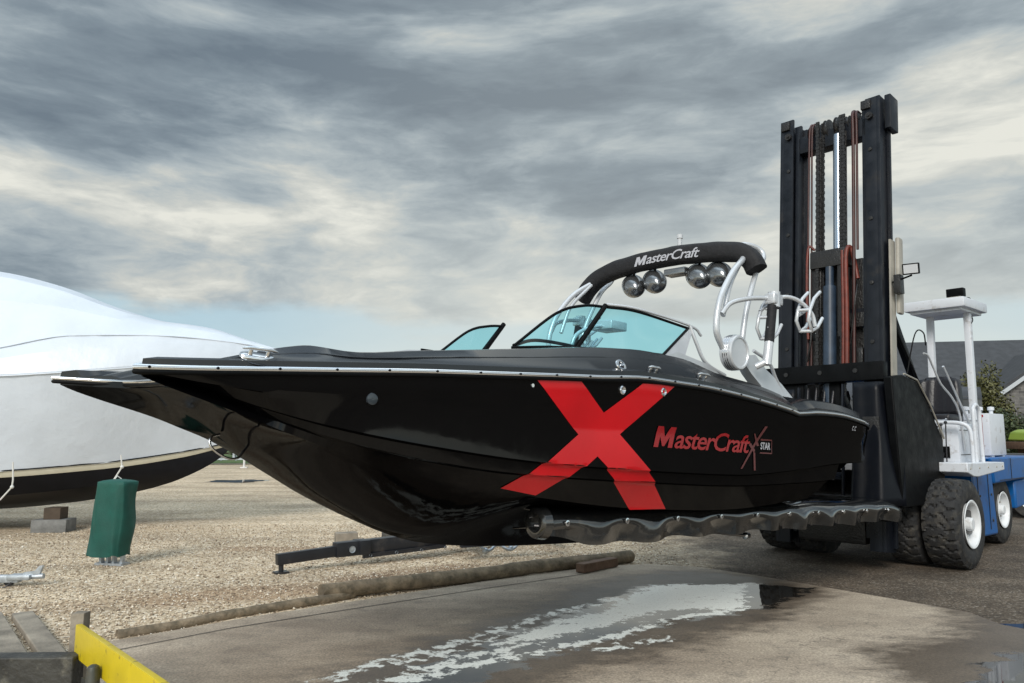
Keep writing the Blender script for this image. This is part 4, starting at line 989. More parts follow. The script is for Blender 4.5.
    def mixf(f, a, b_):
        n = N.new('ShaderNodeMix'); n.data_type = 'FLOAT'
        for k, q in ((0, f), (2, a), (3, b_)):
            if isinstance(q, (int, float)): n.inputs[k].default_value = q
            else: Lk.new(q, n.inputs[k])
        return n.outputs[0]
    Lk.new(mixf(foam_reflection, .5, 1.0), b.inputs['Specular IOR Level']); ro = mixf(film, ro, .03); ro = mixf(foam_reflection, ro, .10); Lk.new(ro, b.inputs['Roughness'])
    bp = N.new('ShaderNodeBump'); bp.inputs['Distance'].default_value = .006; Lk.new(mt('ADD', nf, mt('MULTIPLY', nmid, 1.5)), bp.inputs['Height'])
    Lk.new(mixf(film, mixf(wet, .8, .35), .0), bp.inputs['Strength']); Lk.new(bp.outputs[0], b.inputs['Normal'])
    return m
def sdist(px, poly):
    """signed distance, positive inside, arrays"""
    x, y = px[:, 0], px[:, 1]; n = len(poly); d = np.full(len(x), 1e9); ins = np.zeros(len(x), bool)
    for i in range(n):
        ax, ay = poly[i][0], poly[i][1]; bx, by = poly[(i+1) % n][0], poly[(i+1) % n][1]
        ex, ey = bx-ax, by-ay; t = np.clip(((x-ax)*ex+(y-ay)*ey)/(ex*ex+ey*ey+1e-12), 0, 1)
        d = np.minimum(d, np.hypot(x-ax-t*ex, y-ay-t*ey))
        c = ((ay > y) != (by > y)); xi = ax + (y-ay)*(bx-ax)/((by-ay) if abs(by-ay) > 1e-12 else 1e-12); ins ^= (c & (x < xi))
    return np.where(ins, d, -d)
bm = bmesh.new(); top = [bm.verts.new(p) for p in poly]; bm.faces.new(top)
xs = [p.x for p in poly]; ys = [p.y for p in poly]
for c in np.arange(min(xs)+.05, max(xs), .09): bmesh.ops.bisect_plane(bm, geom=list(bm.verts)+list(bm.edges)+list(bm.faces), plane_co=(c, 0, 0), plane_no=(1, 0, 0))
for c in np.arange(min(ys)+.05, max(ys), .09): bmesh.ops.bisect_plane(bm, geom=list(bm.verts)+list(bm.edges)+list(bm.faces), plane_co=(0, c, 0), plane_no=(0, 1, 0))
bmesh.ops.recalc_face_normals(bm, faces=bm.faces)
if sum(f.normal.z for f in bm.faces) < 0: bmesh.ops.reverse_faces(bm, faces=bm.faces)
bed = [e for e in bm.edges if e.is_boundary]
r_ = bmesh.ops.extrude_edge_only(bm, edges=bed)
for v in [g for g in r_['geom'] if isinstance(g, bmesh.types.BMVert)]: v.co.z = -.06
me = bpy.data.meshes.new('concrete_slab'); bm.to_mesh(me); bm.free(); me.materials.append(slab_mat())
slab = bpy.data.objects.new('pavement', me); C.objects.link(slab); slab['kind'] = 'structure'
co = np.empty(len(me.vertices)*3); me.vertices.foreach_get('co', co); co = co.reshape(-1, 3)
G2 = lambda L: [tuple(gp(u, v, .02)[:2]) for u, v in L]
def setattr_(n, val):
    a = me.attributes.new(n, 'FLOAT', 'POINT'); a.data.foreach_set('value', val.astype(np.float32))
wetp = G2([(330, 683), (420, 650), (520, 618), (570, 600), (600, 585), (660, 574), (720, 574), (800, 585), (820, 592), (790, 605), (745, 622), (640, 650), (560, 668), (520, 690), (420, 760)])
wet2 = G2([(898, 655), (950, 650), (975, 640), (1001, 636), (985, 620), (975, 612), (1030, 620), (1100, 683), (1000, 740), (960, 700), (925, 670)])
w = np.maximum(sdist(co, wetp)+.12, sdist(co, wet2)+.25); setattr_('wet', w)
film = np.maximum(sdist(co, G2([(640, 586), (748, 584), (812, 588), (775, 606), (748, 612), (690, 618), (600, 640), (470, 683), (380, 700), (420, 668), (520, 630), (590, 605)])),
                  sdist(co, G2([(985, 668), (1005, 655), (1060, 655), (1100, 700), (980, 700)])))
setattr_('film', film)
foam_reflection = sdist(co, G2([(650, 584), (749, 583), (752, 610), (705, 611), (672, 611), (640, 618), (600, 628), (560, 638), (520, 645), (480, 655), (500, 640), (545, 622), (600, 610), (625, 596)]))  # main patch follows the outline of the sky reflection, painted pale
foam_reflection = np.minimum(foam_reflection-.05, .085)
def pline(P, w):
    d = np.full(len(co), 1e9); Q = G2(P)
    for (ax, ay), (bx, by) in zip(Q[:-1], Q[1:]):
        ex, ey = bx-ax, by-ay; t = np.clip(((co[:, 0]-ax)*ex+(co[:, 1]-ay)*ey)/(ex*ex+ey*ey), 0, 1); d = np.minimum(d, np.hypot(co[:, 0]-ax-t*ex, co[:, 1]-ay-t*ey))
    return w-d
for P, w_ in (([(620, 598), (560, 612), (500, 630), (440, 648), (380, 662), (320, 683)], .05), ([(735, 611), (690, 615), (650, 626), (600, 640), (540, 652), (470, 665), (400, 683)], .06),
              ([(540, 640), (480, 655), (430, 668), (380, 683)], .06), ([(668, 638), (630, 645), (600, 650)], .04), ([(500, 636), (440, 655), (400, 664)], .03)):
    foam_reflection = np.maximum(foam_reflection, pline(P, w_*.75))
setattr_('foam_reflection', foam_reflection)
setattr_('stain', np.maximum(sdist(co, G2([(250, 610), (600, 572), (640, 600), (500, 625), (350, 660), (200, 683), (130, 660)])), -3)*.3)
setattr_('cracks', sdist(co, G2([(560, 640), (760, 600), (1000, 620), (900, 683), (500, 700)])))
jm = mat('joint_filler', (.03, .026, .022), .9)
J = [gp(u, v, .025) for u, v in ((116, 650), (230, 628), (350, 609), (480, 589), (590, 573))]
m_ = MB(); m_.grid([[p + V((0, .010, 0)) for p in J], [p - V((0, .010, 0)) for p in J]]); o = m_.build('pavement', jm, recalc=False); o['kind'] = 'structure'
# water puddles on the dirt beside the slab
M['water'] = mat('still_water', (.025, .023, .02), .03, spec=.6)
def blobpoly(c, rx, ry, n=60, seed=0, amp=.3, rot=0):
    out = []
    for k in range(n):
        a = 2*PI*k/n; s = 1+amp*noise.noise(V((math.cos(a)*1.6, math.sin(a)*1.6, seed)))+amp*.4*noise.noise(V((math.cos(a)*5, math.sin(a)*5, seed)))
        x, y = rx*s*math.cos(a), ry*s*math.sin(a); out.append((c[0]+x*math.cos(rot)-y*math.sin(rot), c[1]+x*math.sin(rot)+y*math.cos(rot)))
    return out
c = gp(238, 481); sheet('water', blobpoly(c, 1.1, .85, seed=3, amp=.6), .006, M['water'])
c = gp(1085, 640); sheet('water', blobpoly(c, .9, .5, seed=5), .005, M['water'])
# low bank of grass beyond the yard
M['grass'] = mat('grass', (.06, .10, .022), .9, var=.4, vscale=2)
sheet('grass', [(-200, 50), (-3, 48), (30, 62), (200, 90), (200, 140), (-200, 140)], .02, M['grass'])
# pebbles lying loose on the gravel (nobody could count them)
def pebbles():
    nP = 34000; ok = []
    X = rng.uniform(-8.5, 2.6, nP*4); Y = 4.2 + 10.5*rng.uniform(0, 1, nP*4)**1.3
    p = np.stack([X, Y], 1); s = sdist(p, [tuple(q[:2]) for q in poly]); k = (s < -.0) & (np.abs(X/Y) < .72) & (X < 2.2 + rng.normal(0, .5, nP*4))
    logd = s > -.3
    k &= ~((s > -.05))
    p = p[k][:nP]; n = len(p)
    base = np.array([(1,0,0),(.2,.9,0),(-1,.1,0),(-.1,-1,0),(0,.1,.8),(.1,0,-.6)], float)
    fc = np.array([(0,1,4),(1,2,4),(2,3,4),(3,0,4),(1,0,5),(2,1,5),(3,2,5),(0,3,5)])
    sz = rng.uniform(.007, .017, n)*(1+(rng.random(n) > .96)*.7); a = rng.uniform(0, 2*PI, n)
    v = base[None]*rng.uniform(.65, 1.2, (n, 6, 1)); x = v[..., 0]*np.cos(a)[:, None]-v[..., 1]*np.sin(a)[:, None]*.75; y = v[..., 0]*np.sin(a)[:, None]+v[..., 1]*np.cos(a)[:, None]*.75
    vv = np.stack([x*sz[:, None]+p[:, :1], y*sz[:, None]+p[:, 1:], v[..., 2]*sz[:, None]*.7+sz[:, None]*.35], -1).reshape(-1, 3)
    ff = (fc[None]+6*np.arange(n)[:, None, None]).reshape(-1, 3)
    me = bpy.data.meshes.new('pebbles'); me.vertices.add(len(vv)); me.vertices.foreach_set('co', vv.ravel().astype(np.float32))
    me.loops.add(ff.size); me.loops.foreach_set('vertex_index', ff.ravel().astype(np.int32)); me.polygons.add(len(ff))
    me.polygons.foreach_set('loop_start', (np.arange(len(ff))*3).astype(np.int32)); me.update(calc_edges=True)
    m = bpy.data.materials.new('pebble_stone'); m.use_nodes = True; N = m.node_tree.nodes; L = m.node_tree.links
    g = N.new('ShaderNodeNewGeometry'); r = N.new('ShaderNodeValToRGB'); e = r.color_ramp.elements
    st = [(0, (.14, .10, .07)), (.25, (.32, .25, .17)), (.5, (.5, .4, .29)), (.75, (.62, .52, .39)), (.92, (.75, .68, .57)), (1, (.8, .77, .7))]
    e[0].position, e[0].color = st[0][0], (*st[0][1], 1); e[1].position, e[1].color = 1, (*st[-1][1], 1)
    for q, cc in st[1:-1]: z = e.new(q); z.color = (*cc, 1)
    L.new(g.outputs['Random Per Island'], r.inputs[0]); L.new(r.outputs[0], N['Principled BSDF'].inputs['Base Color']); N['Principled BSDF'].inputs['Roughness'].default_value = .75
    me.materials.append(m); o = bpy.data.objects.new('gravel', me); C.objects.link(o); o['kind'] = 'stuff'; o['label'] = 'loose tan and white gravel stones of the yard'; o['category'] = 'gravel'
pebbles()
# ================================================================== THINGS ON THE GROUND
def log(a, b, r, label, n=60, seed=0, half=.0):
    a, b = V(a), V(b); m_ = MB(); d = (b-a).normalized(); s = d.cross(V((0, 0, 1))); rows = []
    for i in range(n+1):
        t = i/n; p = a.lerp(b, t) + s*.05*noise.noise(V((t*3, seed, 0))) + V((0, 0, .015*noise.noise(V((t*4, seed, 5))))); row = []
        for k in range(20):
            an = 2*PI*k/20; rr = r*(1 - .12*t*0 + .09*noise.noise(V((t*22, math.cos(an)*1.5, math.sin(an)*1.5+seed))) + .05*noise.noise(V((t*90, math.cos(an)*3, math.sin(an)*3))))
            row.append(p + s*math.cos(an)*rr*1.05 + V((0, 0, math.sin(an)*rr)))
        rows.append(row)
    m_.grid(rows, closed=True); m_.add(rows[0], [tuple(range(20))]); m_.add(rows[-1], [tuple(range(20))])
    o = m_.build('log', logm, smooth=True); return tag(o, label, 'log')
logm = mat('mossy_log', (.20, .155, .105), .9, var=.35, vscale=6, bump=.8, bscale=28, dirt=(.075, .062, .04), dscale=9, dlo=.45, dhi=.7)
a = gp(60, 652); b = gp(345, 590); c = gp(300, 603); d = gp(634, 556)
L1a = gp(118, 636); L1b = gp(345, 602.5); 
def al(u, v, r): p = gp(u, v, 0); return V((p.x, p.y, r*.55))
log(al(112, 640, .1)+V((0, .08, -.045)), al(352, 599, .1)+V((0, .055, -.015)), .05, 'thin pale log half sunk in gravel beside the yellow board', seed=1)
log(al(318, 604, .13)+V((0, .10, .02)), al(631, 563, .13)+V((0, .045, .01)), .08, 'thick mossy log edging the slab, its sawn end under the fork tip', seed=2)
m_ = MB(); p0 = gp(580, 575); p1 = gp(614, 568); m_.bar((p0.x, p0.y, .08), (p1.x, p1.y, .08), .13, .105)
tag(m_.build('timber_offcut', M['woodred'], bevel=.006), 'short reddish timber offcut lying beside the log end', 'timber')
# green canvas cover
root = empty('covered_outboard', Matrix.Translation(gp(111, 565)), label='tall dark green canvas cover tied over an upright object on the gravel', cat='cover')
m_ = MB(); rows = []
for i in range(25):
    t = i/24; z = .13 + .92*t; row = []
    for k in range(48):
        a = 2*PI*k/48; ca, sa = math.cos(a), math.sin(a); w = .245-.015*t + .012*math.sin(3*a+t*5); d = .17
        x = w*abs(ca)**.45*(1 if ca > 0 else -1); y = d*abs(sa)**.6*(1 if sa > 0 else -1)
        f = .022*noise.noise(V((x*5, y*5, z*2.2+x*4)))+.02*math.sin(z*9+x*11)*(1-t)+.008*math.sin(a*9+z*4)*(1-.6*t)
        row.append(V((x*(1+f*2.5)-.045+.075*t, y+f*1.4, z+(.02*math.sin(a*2+.5) if i == 24 else 0)+(.015*math.sin(a*5) if i == 0 else 0))))
    rows.append(row)
for q, zz in ((.97, 1.07), (.75, 1.085), (.3, 1.10), (.01, 1.10)):
    rows.append([V((.03+(p.x-.03)*q, p.y*q, zz)) for p in rows[24]])
m_.m = Matrix.Rotation(R(-12), 4, 'Z'); m_.grid(rows, closed=True); m_.build('canvas_cover', M['green'], root, smooth='all')
m_ = MB(); m_.m = Matrix.Rotation(R(-12), 4, 'Z')
for x in (-.14, -.04, .05, .17): m_.box((x-.02, -.03, 0), (x+.015, .03, .16))
m_.box((-.2, -.06, .0), (.2, .1, .03)); m_.build('metal_foot', M['galv'], root)
m_ = MB(); m_.tube([(-.02, .0, 1.10), (.0, .02, 1.14), (.04, .05, 1.10)], .008, 6); m_.build('cord_loop', M['rope'], root)
# aluminium trailer coupling at the left edge
p = gp(0, 586); root = empty('trailer_coupling', Matrix.Translation(V((p.x, p.y, 0))), label='galvanised trailer coupling lying low on the gravel at the left edge', cat='trailer part')
m_ = MB(); m_.box((-1.6, -.045, .04), (.22, .045, .12), .012); m_.box((.1, -.07, .07), (.36, .07, .13), .02); m_.build('tongue_beam', M['galv'], root)
m_ = MB(); m_.prism([(.26, .12), (.44, .13), (.47, .22), (.43, .22), (.38, .16), (.26, .15)], 'y', -.02, .02); m_.tube([(.3, 0, .1), (.48, 0, .11)], .03, 10); m_.build('coupling_lever', M['galv'], root)
m_ = MB(); m_.tube(catmull([(.0, -.06, .05), (.04, -.1, .0), (.12, -.1, .01), (.16, -.06, .05)], 5), .008, 6); m_.lathe([(-.02, 0), (-.02, .05), (.02, .05), (.02, 0)], (.1, 0, .05), 'y', 16); m_.build('safety_chain', M['trailer'], root)
# black boat trailer tongue under the bow
pa = gp(276, 574, .0); pb = gp(470, 553); dirv = (pb-pa); dirv.z = 0; Lt = dirv.length; ang = math.atan2(dirv.y, dirv.x)
TM = Matrix.Translation(V((pa.x, pa.y, 0))) @ Matrix.Rotation(ang, 4, 'Z')
root = empty('boat_trailer', TM, label='low black boat trailer frame on the gravel under the bow', cat='trailer')
m_ = MB(); m_.bar((0, 0, .17), (1.05, 0, .22), .10, .13, bev=.008); m_.build('tongue_beam', M['trailer'], root)
m_ = MB(); m_.bar((.75, 0, .22), (2.6, .02, .25), .15, .18, bev=.008); m_.bar((1.1, -.09, .12), (2.35, -.09, .15), .03, .05); m_.box((1.05, -.12, .14), (1.2, .12, .32), .01); m_.build('frame_sleeve', M['trailer'], root)
m_ = MB(); m_.lathe([(-.012, .045), (0, .04), (0, 0)], (.95, -.085, .22), 'y', 12)
for k in range(4): m_.lathe([(-.02, .02), (0, .02)], (1.2+.38*k, -.1, .13), 'y', 8)
m_.build('bolts', M['galv'], root)
m_ = MB(); m_.tube([(.06, 0, .11), (.06, 0, .02)], .03, 10); m_.box((-.02, -.07, 0), (.14, .07, .025)); m_.build('jack_foot', M['trailer'], root)
m_ = MB(); m_.bar((2.3, -.55, .22), (3.7, -1.0, .26), .10, .08); m_.bar((2.5, .02, .24), (4.6, .4, .28), .14, .14); m_.bar((2.6, -.5, .25), (3.1, 1.1, .3), .12, .1); m_.bar((4.0, -.6, .24), (4.4, 1.1, .28), .1, .1)
m_.build('cross_member', M['trailer'], root, bevel=.006)
m_ = MB(); m_.tube(catmull([(2.6, -.5, .2), (2.75, -.55, .1), (2.95, -.5, .16), (3.1, -.6, .09), (3.3, -.6, .2)], 5), .02, 8); m_.ball((2.72, -.53, .1), .045); m_.ball((3.12, -.58, .11), .04); m_.build('coupler_fittings', M['galv'], root, smooth=True)
p = gp(346, 549); m_ = MB(); m_.m = Matrix.Translation(p) @ Matrix.Rotation(R(20), 4, 'Z'); m_.box((-.16, -.1, 0), (.16, .12, .24), .01)
tag(m_.build('wood_block', M['wood']), 'square grey wooden block standing behind the black trailer beam', 'block')
p = gp(398, 545); m_ = MB(); m_.m = Matrix.Translation(p) @ Matrix.Rotation(R(8), 4, 'Z'); m_.box((-.3, -.15, 0), (.35, .15, .10), .008); m_.box((-.25, -.1, .10), (.28, .1, .2), .008)
tag(m_.build('timber_stack', M['dwood']), 'two dark timbers stacked behind the trailer beam', 'timber')
# bottom-left: bulkhead timber, posts, yellow board, planks
m_ = MB(); bt = dp(78, 655, 4.85); m_.prism([(-4.3, bt.z-.3), (bt.x, bt.z-.3), (bt.x, bt.z), (-4.3, bt.z-.01)], 'y', 4.80, 4.93)
o = tag(m_.build('bulkhead_timber', M['dwood'], bevel=.01), 'dark tarred timber beam across the bottom left corner', 'timber')
m_ = MB(); m_.box((-2.98, 4.78, -.1), (-2.86, 4.87, .20), .01)
m_.m = Matrix.Identity(4)
m_ = MB(); m_.box((-.042, -.04, -.2), (.042, .04, .52), .006); m_.m = Matrix.Identity(4)
o = m_.build('wooden_post', M['wood']); o.location = (dp(81, 612, 5.03).x, 5.03, dp(81, 612, 5.03).z-.52); tag(o, 'square weathered wooden post behind the far end of the yellow board', 'post')
ya = dp(79, 624, 4.95); yb = dp(160, 683, 3.85); ZY = ya.z; yb = ya + (yb-ya)*1.5; ya.z = yb.z = 0; dd = (yb-ya).normalized(); nn_ = V((-dd.y, dd.x, 0))
YM = Matrix.Translation(ya) @ Matrix.Rotation(math.atan2(dd.y, dd.x), 4, 'Z')
m_ = MB(); m_.m = YM; L_ = (yb-ya).length
m_.box((0, -.018, ZY-.19), (L_, .018, ZY), .004); tag(m_.build('guard_board', M['yellow']), 'bright yellow painted board fixed to posts at the bottom left', 'board')
m_ = MB(); m_.m = YM; m_.box((.40, -.07, -.2), (.48, -.02, .27), .006)
m_.build('x', M['dwood']).name = 'post_bracket'; o = bpy.data.objects['post_bracket']; tag(o, 'small dark timber backing behind the yellow board', 'timber')
m_ = MB(); m_.m = YM; m_.tube([(.60, -.06, -.3), (.60, -.06, .345), (.60, -.06, .37), (.60, -.06, .38)], .04, 18, rs=[.037, .037, .03, .015]); tag(m_.build('pipe_post', mat('dull_pipe', (.09, .095, .085), .4, metal=.5, var=.3, dirt=(.12, .10, .07), dscale=8)), 'grey round-topped steel pipe post beside the yellow board', 'post')
for i, (x0, wd, lab) in enumerate(((0, .17, 'weathered plank nearest the gravel at the bottom left edge'), (-.24, .19, 'middle weathered plank at the bottom left edge'), (-.50, .2, 'outermost weathered plank at the left edge'))):
    a = gp(22, 618); b = gp(58, 668); d = (b-a).normalized(); s = V((d.y, -d.x, 0))
    if s.x < 0: s = -s
    a = a + s*x0 - d*.15*i; b = b + s*x0
    m_ = MB(); m_.bar((a.x, a.y, .02), (b.x, b.y, .025), wd, .07); tag(m_.build('plank', M['wood'], bevel=.01), lab, 'plank', 'old planks beside the bulkhead')
# ---------------------------------------------------------------- the wrapped boat
WM = Matrix.Translation(V((-5.4, 14.6, 0))) @ Matrix.Rotation(R(5), 4, 'Z')     # bow towards +x, stern at -x
wb = empty('wrapped_boat', WM, (-4, 0, .3), 'large cruiser sealed in white shrink wrap with a black bottom', 'boat')
Wk = spl([-12, -6, -4, -3, -2, -1.2, -.6, -.15, .1], [.25, .28, .34, .42, .56, .74, .98, 1.25, 1.5])
Wc = spl([-12, -4, -2, -.8, .1], [.88, .95, 1.09, 1.28, 1.52])          # black / stripe boundary
Ws = spl([-12, -4, -2, -.8, .1], [.95, 1.04, 1.18, 1.36, 1.54])      # stripe top
Wr = spl([-12, -4, -1, .3, .8], [2.5, 2.62, 2.9, 3.12, 3.2])         # rub rail / widest
Wf = spl([-12, -4, -2.5, -1, .3, .8], [3.0, 3.12, 3.42, 3.48, 3.40, 3.30])
Wt = spl([-12, -8, -5.2, -4.2, -3.2, -2.2, -1.3, -.8, -.35, .15, .8], [5.5, 5.4, 4.88, 4.75, 4.50, 4.12, 3.86, 3.80, 3.72, 3.56, 3.36])
Wb = lambda x, full=1.6: full*(1-max(0, (x+5)/5.9)**2.2) if x > -5 else full
def wbw(x): return max(.0, Wb(x))
m_ = MB(); rows = []
for x in list(np.linspace(-12, -1, 34)) + list(np.linspace(-.9, .1, 14)):
    g = Wb(x)*(1-smoothstep(-2.5, .1, x)); gc = max(.004, .86*1.6*(1-smoothstep(-5, .1, x)**1.2)); k = Wk(x); cz = Wc(x)
    r = [V((x, -gc, cz)), V((x, -gc*.93, cz-.25*min(1, cz-k))), V((x, -gc*.8, k+(cz-k)*.45)), V((x, -gc*.4, k+(cz-k)*.18)), V((x, 0, k))]
    rows.append(r + [V((p.x, -p.y, p.z)) for p in reversed(r[:-1])])
m_.grid(rows); m_.add(rows[0], [tuple(range(9))]); hb_ = m_.build('hull', mat('black_bottom_paint', (.006, .0065, .009), .3, spec=.2, var=.2, dirt=(.018, .018, .018), dscale=2, dlo=.6, dhi=.8), wb, angle=30)
m_ = MB(); rows = []
for x in list(np.linspace(-12, -1, 34)) + list(np.linspace(-.9, .1, 14)):
    gc = max(.004, .86*1.6*(1-smoothstep(-5, .1, x)**1.2)); r = [V((x, -gc-.005, Wc(x)-.01)), V((x, -gc-.035, (Wc(x)+Ws(x))/2)), V((x, -gc-.05, Ws(x)+.05))]
    rows.append(r + [V((p.x, -p.y, p.z)) for p in reversed(r)])
m_.grid(rows); m_.build('hull_stripe', M['cream'], wb, smooth=True)
m_ = MB(); rows = []
XW = list(np.linspace(-12, -1, 60)) + list(np.linspace(-.85, .85, 20))
for x in XW:
    gc = max(.004, .86*1.6*(1-smoothstep(-5, .1, x)**1.2)); g = Wb(x) if x < .8 else .12; g = max(.1, g)
    zs = Ws(min(x, .1)) + (1.4*smoothstep(.1, .85, x)); lo = gc+.055 if x < .1 else .06; zr, zf, ztp = Wr(x), max(Wf(x), Wr(x)+.08), max(Wt(x), Wf(x)+.06)
    if x > .1: lo = .06+.2*smoothstep(.1, .8, x)*g
    pr = [(lo, zs), (lo+.02, zs+.06), (lo+(g-lo)*.45, zs+(zr-zs)*.4), (lo+(g-lo)*.85, zs+(zr-zs)*.8), (g, zr), (g+.01, zr+.05), (g*.93, zr+(zf-zr)*.6), (g*.80, zf), (g*.5, zf+(ztp-zf)*.62), (g*.22, zf+(ztp-zf)*.92), (0, ztp)]
    r = []
    for j, (y, z) in enumerate(pr):
        wr = .018*noise.noise(V((x*1.6, z*2.5, 1)))+.012*noise.noise(V((x*5, z*1.2, 4)))
        if j < 3: wr += .02*noise.noise(V((x*7, z*9, 2)))
        r.append(V((x, -(y+wr), z)))
    rows.append(r + [V((p.x, -p.y, p.z)) for p in reversed(r[:-1])])
m_.grid(rows); m_.add(rows[-1], [tuple(range(len(rows[-1])))]); m_.add(rows[0], [tuple(range(len(rows[0])))])
sw_ = m_.build('shrink_wrap', M['wrap'], wb, angle=16)
for hgt in (0, 1):
    m_ = MB(); m_.tube([V((x, -(max(.1, Wb(x))*(1.012 if hgt == 0 else .81)), (Wr(x)+.02) if hgt == 0 else max(Wf(x), Wr(x)+.08)+.004)) for x in np.linspace(-11.9, .6, 60)], .012, 6); m_.build('wrap_seam', M['wrap'], sw_, smooth=True)
m_ = MB(); m_.tube([V((x, -max(.004, .86*1.6*(1-smoothstep(-5, .1, x)**1.2))-.06, Ws(x)+.015)) for x in np.linspace(-11.9, .05, 50)], .012, 6); m_.build('wrap_band', M['black'], wb, smooth=True)
def wpt(u, v, lat):
    r = ray(u, v); o = V((0, 0, CAMH)); mi = WM.inverted(); ro = mi.to_3x3() @ r; oo = mi @ o; t = (lat-oo.y)/ro.y; return oo+ro*t
for P in ([(13, 462), (13, 480), (12, 487), (0, 500)], [(121, 455), (122, 467), (113, 481)]):
    m_ = MB(); pts = [wpt(u, v, -1.42 if u < 60 else -1.25) for u, v in P]; m_.tube(pts, .013, 6); m_.ball(pts[-2], .03); m_.build('tie_rope', M['rope'], wb)
p = gp(47, 533); m_ = MB(); m_.m = Matrix.Translation(V((p.x, p.y+.1, 0))) @ Matrix.Rotation(R(6), 4, 'Z'); m_.box((-.29, -.1, 0), (.29, .3, .22), .01)
tag(m_.build('concrete_block', M['conc']), 'grey concrete block on gravel under the wrapped boat', 'block')
m_ = MB(); m_.m = Matrix.Translation(V((p.x, p.y+.1, 0))) @ Matrix.Rotation(R(4), 4, 'Z'); m_.box((-.13, -.02, .22), (.15, .26, .42), .006)
tag(m_.build('wood_block', mat('brown_block', (.07, .05, .035), .85, var=.3)), 'brown wooden block on top of the concrete block', 'block')
for xx in (-12.5, -9.2):
    q = WM @ V((xx+1.5, 0, 0)); m_ = MB(); m_.m = Matrix.Translation(V((q.x, q.y, 0))); m_.box((-.3, -.3, 0), (.3, .3, .2), .01); m_.box((-.15, -.15, .2), (.15, .15, .30), .01)
    tag(m_.build('keel_block', M['conc']), 'concrete keel block under the stern half of the wrapped boat', 'block', 'keel blocks under the wrapped boat')
# ---------------------------------------------------------------- far right: stone house, bushes, vehicles
hs = empty('stone_house', Matrix.Translation(V((26, 40, 0))) @ Matrix.Rotation(R(-12), 4, 'Z'), label='long grey stone house with dark slate roof behind the forklift', cat='house')
def house():
    m_ = MB(); m_.box((-9, 0, 0), (12, 8, 4.3)); m_.box((-1.6, -3.0, 0), (4.4, 0, 3.7)); m_.prism([(-1.6, 3.7), (4.4, 3.7), (1.4, 5.8)], 'y', -3, 0); w_ = m_.build('wall', M['stone'], hs)
    m_ = MB(); m_.prism([(-.5, 4.2), (4, 7.0), (8.5, 4.2), (8.5, 4.35), (4, 7.2), (-.5, 4.38)], 'x', -9.4, 12.4); r_ = m_.build('roof', M['slate'], hs)
    for a, b in (((-2.0, 3.5), (1.4, 5.95)), ((4.8, 3.5), (1.4, 5.95))):
        q = MB(); q.prism([(a[0], a[1]), (b[0], b[1]), (b[0], b[1]+.16), (a[0], a[1]+.16)], 'y', -3.3, 3.2); q.build('wing_roof', M['slate'], r_)
        q = MB(); q.prism([(a[0], a[1]-.22), (b[0], b[1]-.22), (b[0], b[1]-.01), (a[0], a[1]-.01)], 'y', -3.36, -3.30); q.build('barge_board', M['trim'], r_)
    q = MB(); q.box((-9.4, -.62, 4.08), (-1.9, -.50, 4.26)); q.box((4.7, -.62, 4.08), (12.4, -.50, 4.26)); q.build('gutter', M['trim'], r_)
    q = MB(); q.box((-7.0, 3.6, 6.4), (-6.0, 4.5, 8.0)); q.build('chimney', M['stone'], r_)
    for x in (-7.5, -5.2, -3.0, 6.2, 8.4, 10.6):
        f = MB(); f.box((x-.5, -.05, 1.9), (x+.5, .05, 3.3)); fo = f.build('window', M['trim'], hs)
        g = MB(); g.box((x-.42, -.065, 1.98), (x-.03, -.055, 3.22)); g.box((x+.03, -.065, 1.98), (x+.42, -.055, 3.22)); g.build('pane', M['windowglass'], fo)
    f = MB(); f.box((.8, -3.06, 1.2), (2.0, -2.99, 2.8)); fo = f.build('window', M['trim'], hs); g = MB(); g.box((.88, -3.08, 1.28), (1.92, -3.07, 2.72)); g.build('pane', M['windowglass'], fo)
house()
def leaves(name, c, rx, ry, rz, n, size, m, parent, seed=0, cone=0.0, clumps=14):
    r = np.random.default_rng(seed); cl = []
    for i in range(clumps):
        u = r.normal(size=3); u /= np.linalg.norm(u); q = r.uniform(.35, .85); z = u[2]*rz*q
        s = 1-cone*(z/rz*.5+.5); cl.append((u[0]*rx*q*s, u[1]*ry*q*s, z, r.uniform(.28, .5)*(1-.4*cone*(z/rz*.5+.5))))
    V_ = []; F_ = []
    for i in range(n):
        a = cl[r.integers(clumps)]; u = r.normal(size=3); u /= np.linalg.norm(u); q = r.uniform(.5, 1.05)
        p = np.array([a[0]+u[0]*a[3]*rx*q, a[1]+u[1]*a[3]*ry*q, a[2]+u[2]*a[3]*rz*q])+np.array(c)
        if p[2] < .03: p[2] = .03+abs(r.normal())*.1
        t = r.normal(size=3); t /= np.linalg.norm(t); b = np.cross(t, u); b /= (np.linalg.norm(b)+1e-9); s = size*r.uniform(.5, 1.3); k = len(V_)
        V_ += [tuple(p+t*s), tuple(p+b*s*.5), tuple(p-t*s), tuple(p-b*s*.5)]; F_.append((k, k+1, k+2, k+3))
    m_ = MB(); m_.v = [V(v) for v in V_]; m_.f = F_; return m_.build(name, m, parent, recalc=False)
def bush(x, y, w, h, label, m='leaf', seed=0, cone=.3, n=2600, size=.09, group=None, name='bush'):
    root = empty(name, Matrix.Translation(V((x, y, 0))), label=label, cat='tree' if h > 3 else 'bush', group=group)
    t = MB(); t.tube([(0, 0, 0), (.05, 0, h*.4), (0, .03, h*.8)], .1, 8, rs=[.05*w, .035*w, .012*w])
    for k in range(5): a = k*1.3+seed; t.tube([(0, 0, h*(.2+.1*k)), (math.cos(a)*w*.3, math.sin(a)*w*.3, h*(.35+.1*k))], .02*w, 6)
    t.build('trunk', M['bark'], root)
    leaves('crown', (0, 0, h*.52), w*.5, w*.5, h*.5, n, size, M[m], root, seed, cone, clumps=22)
def at(u, y): return (u-CX)/FPX*y
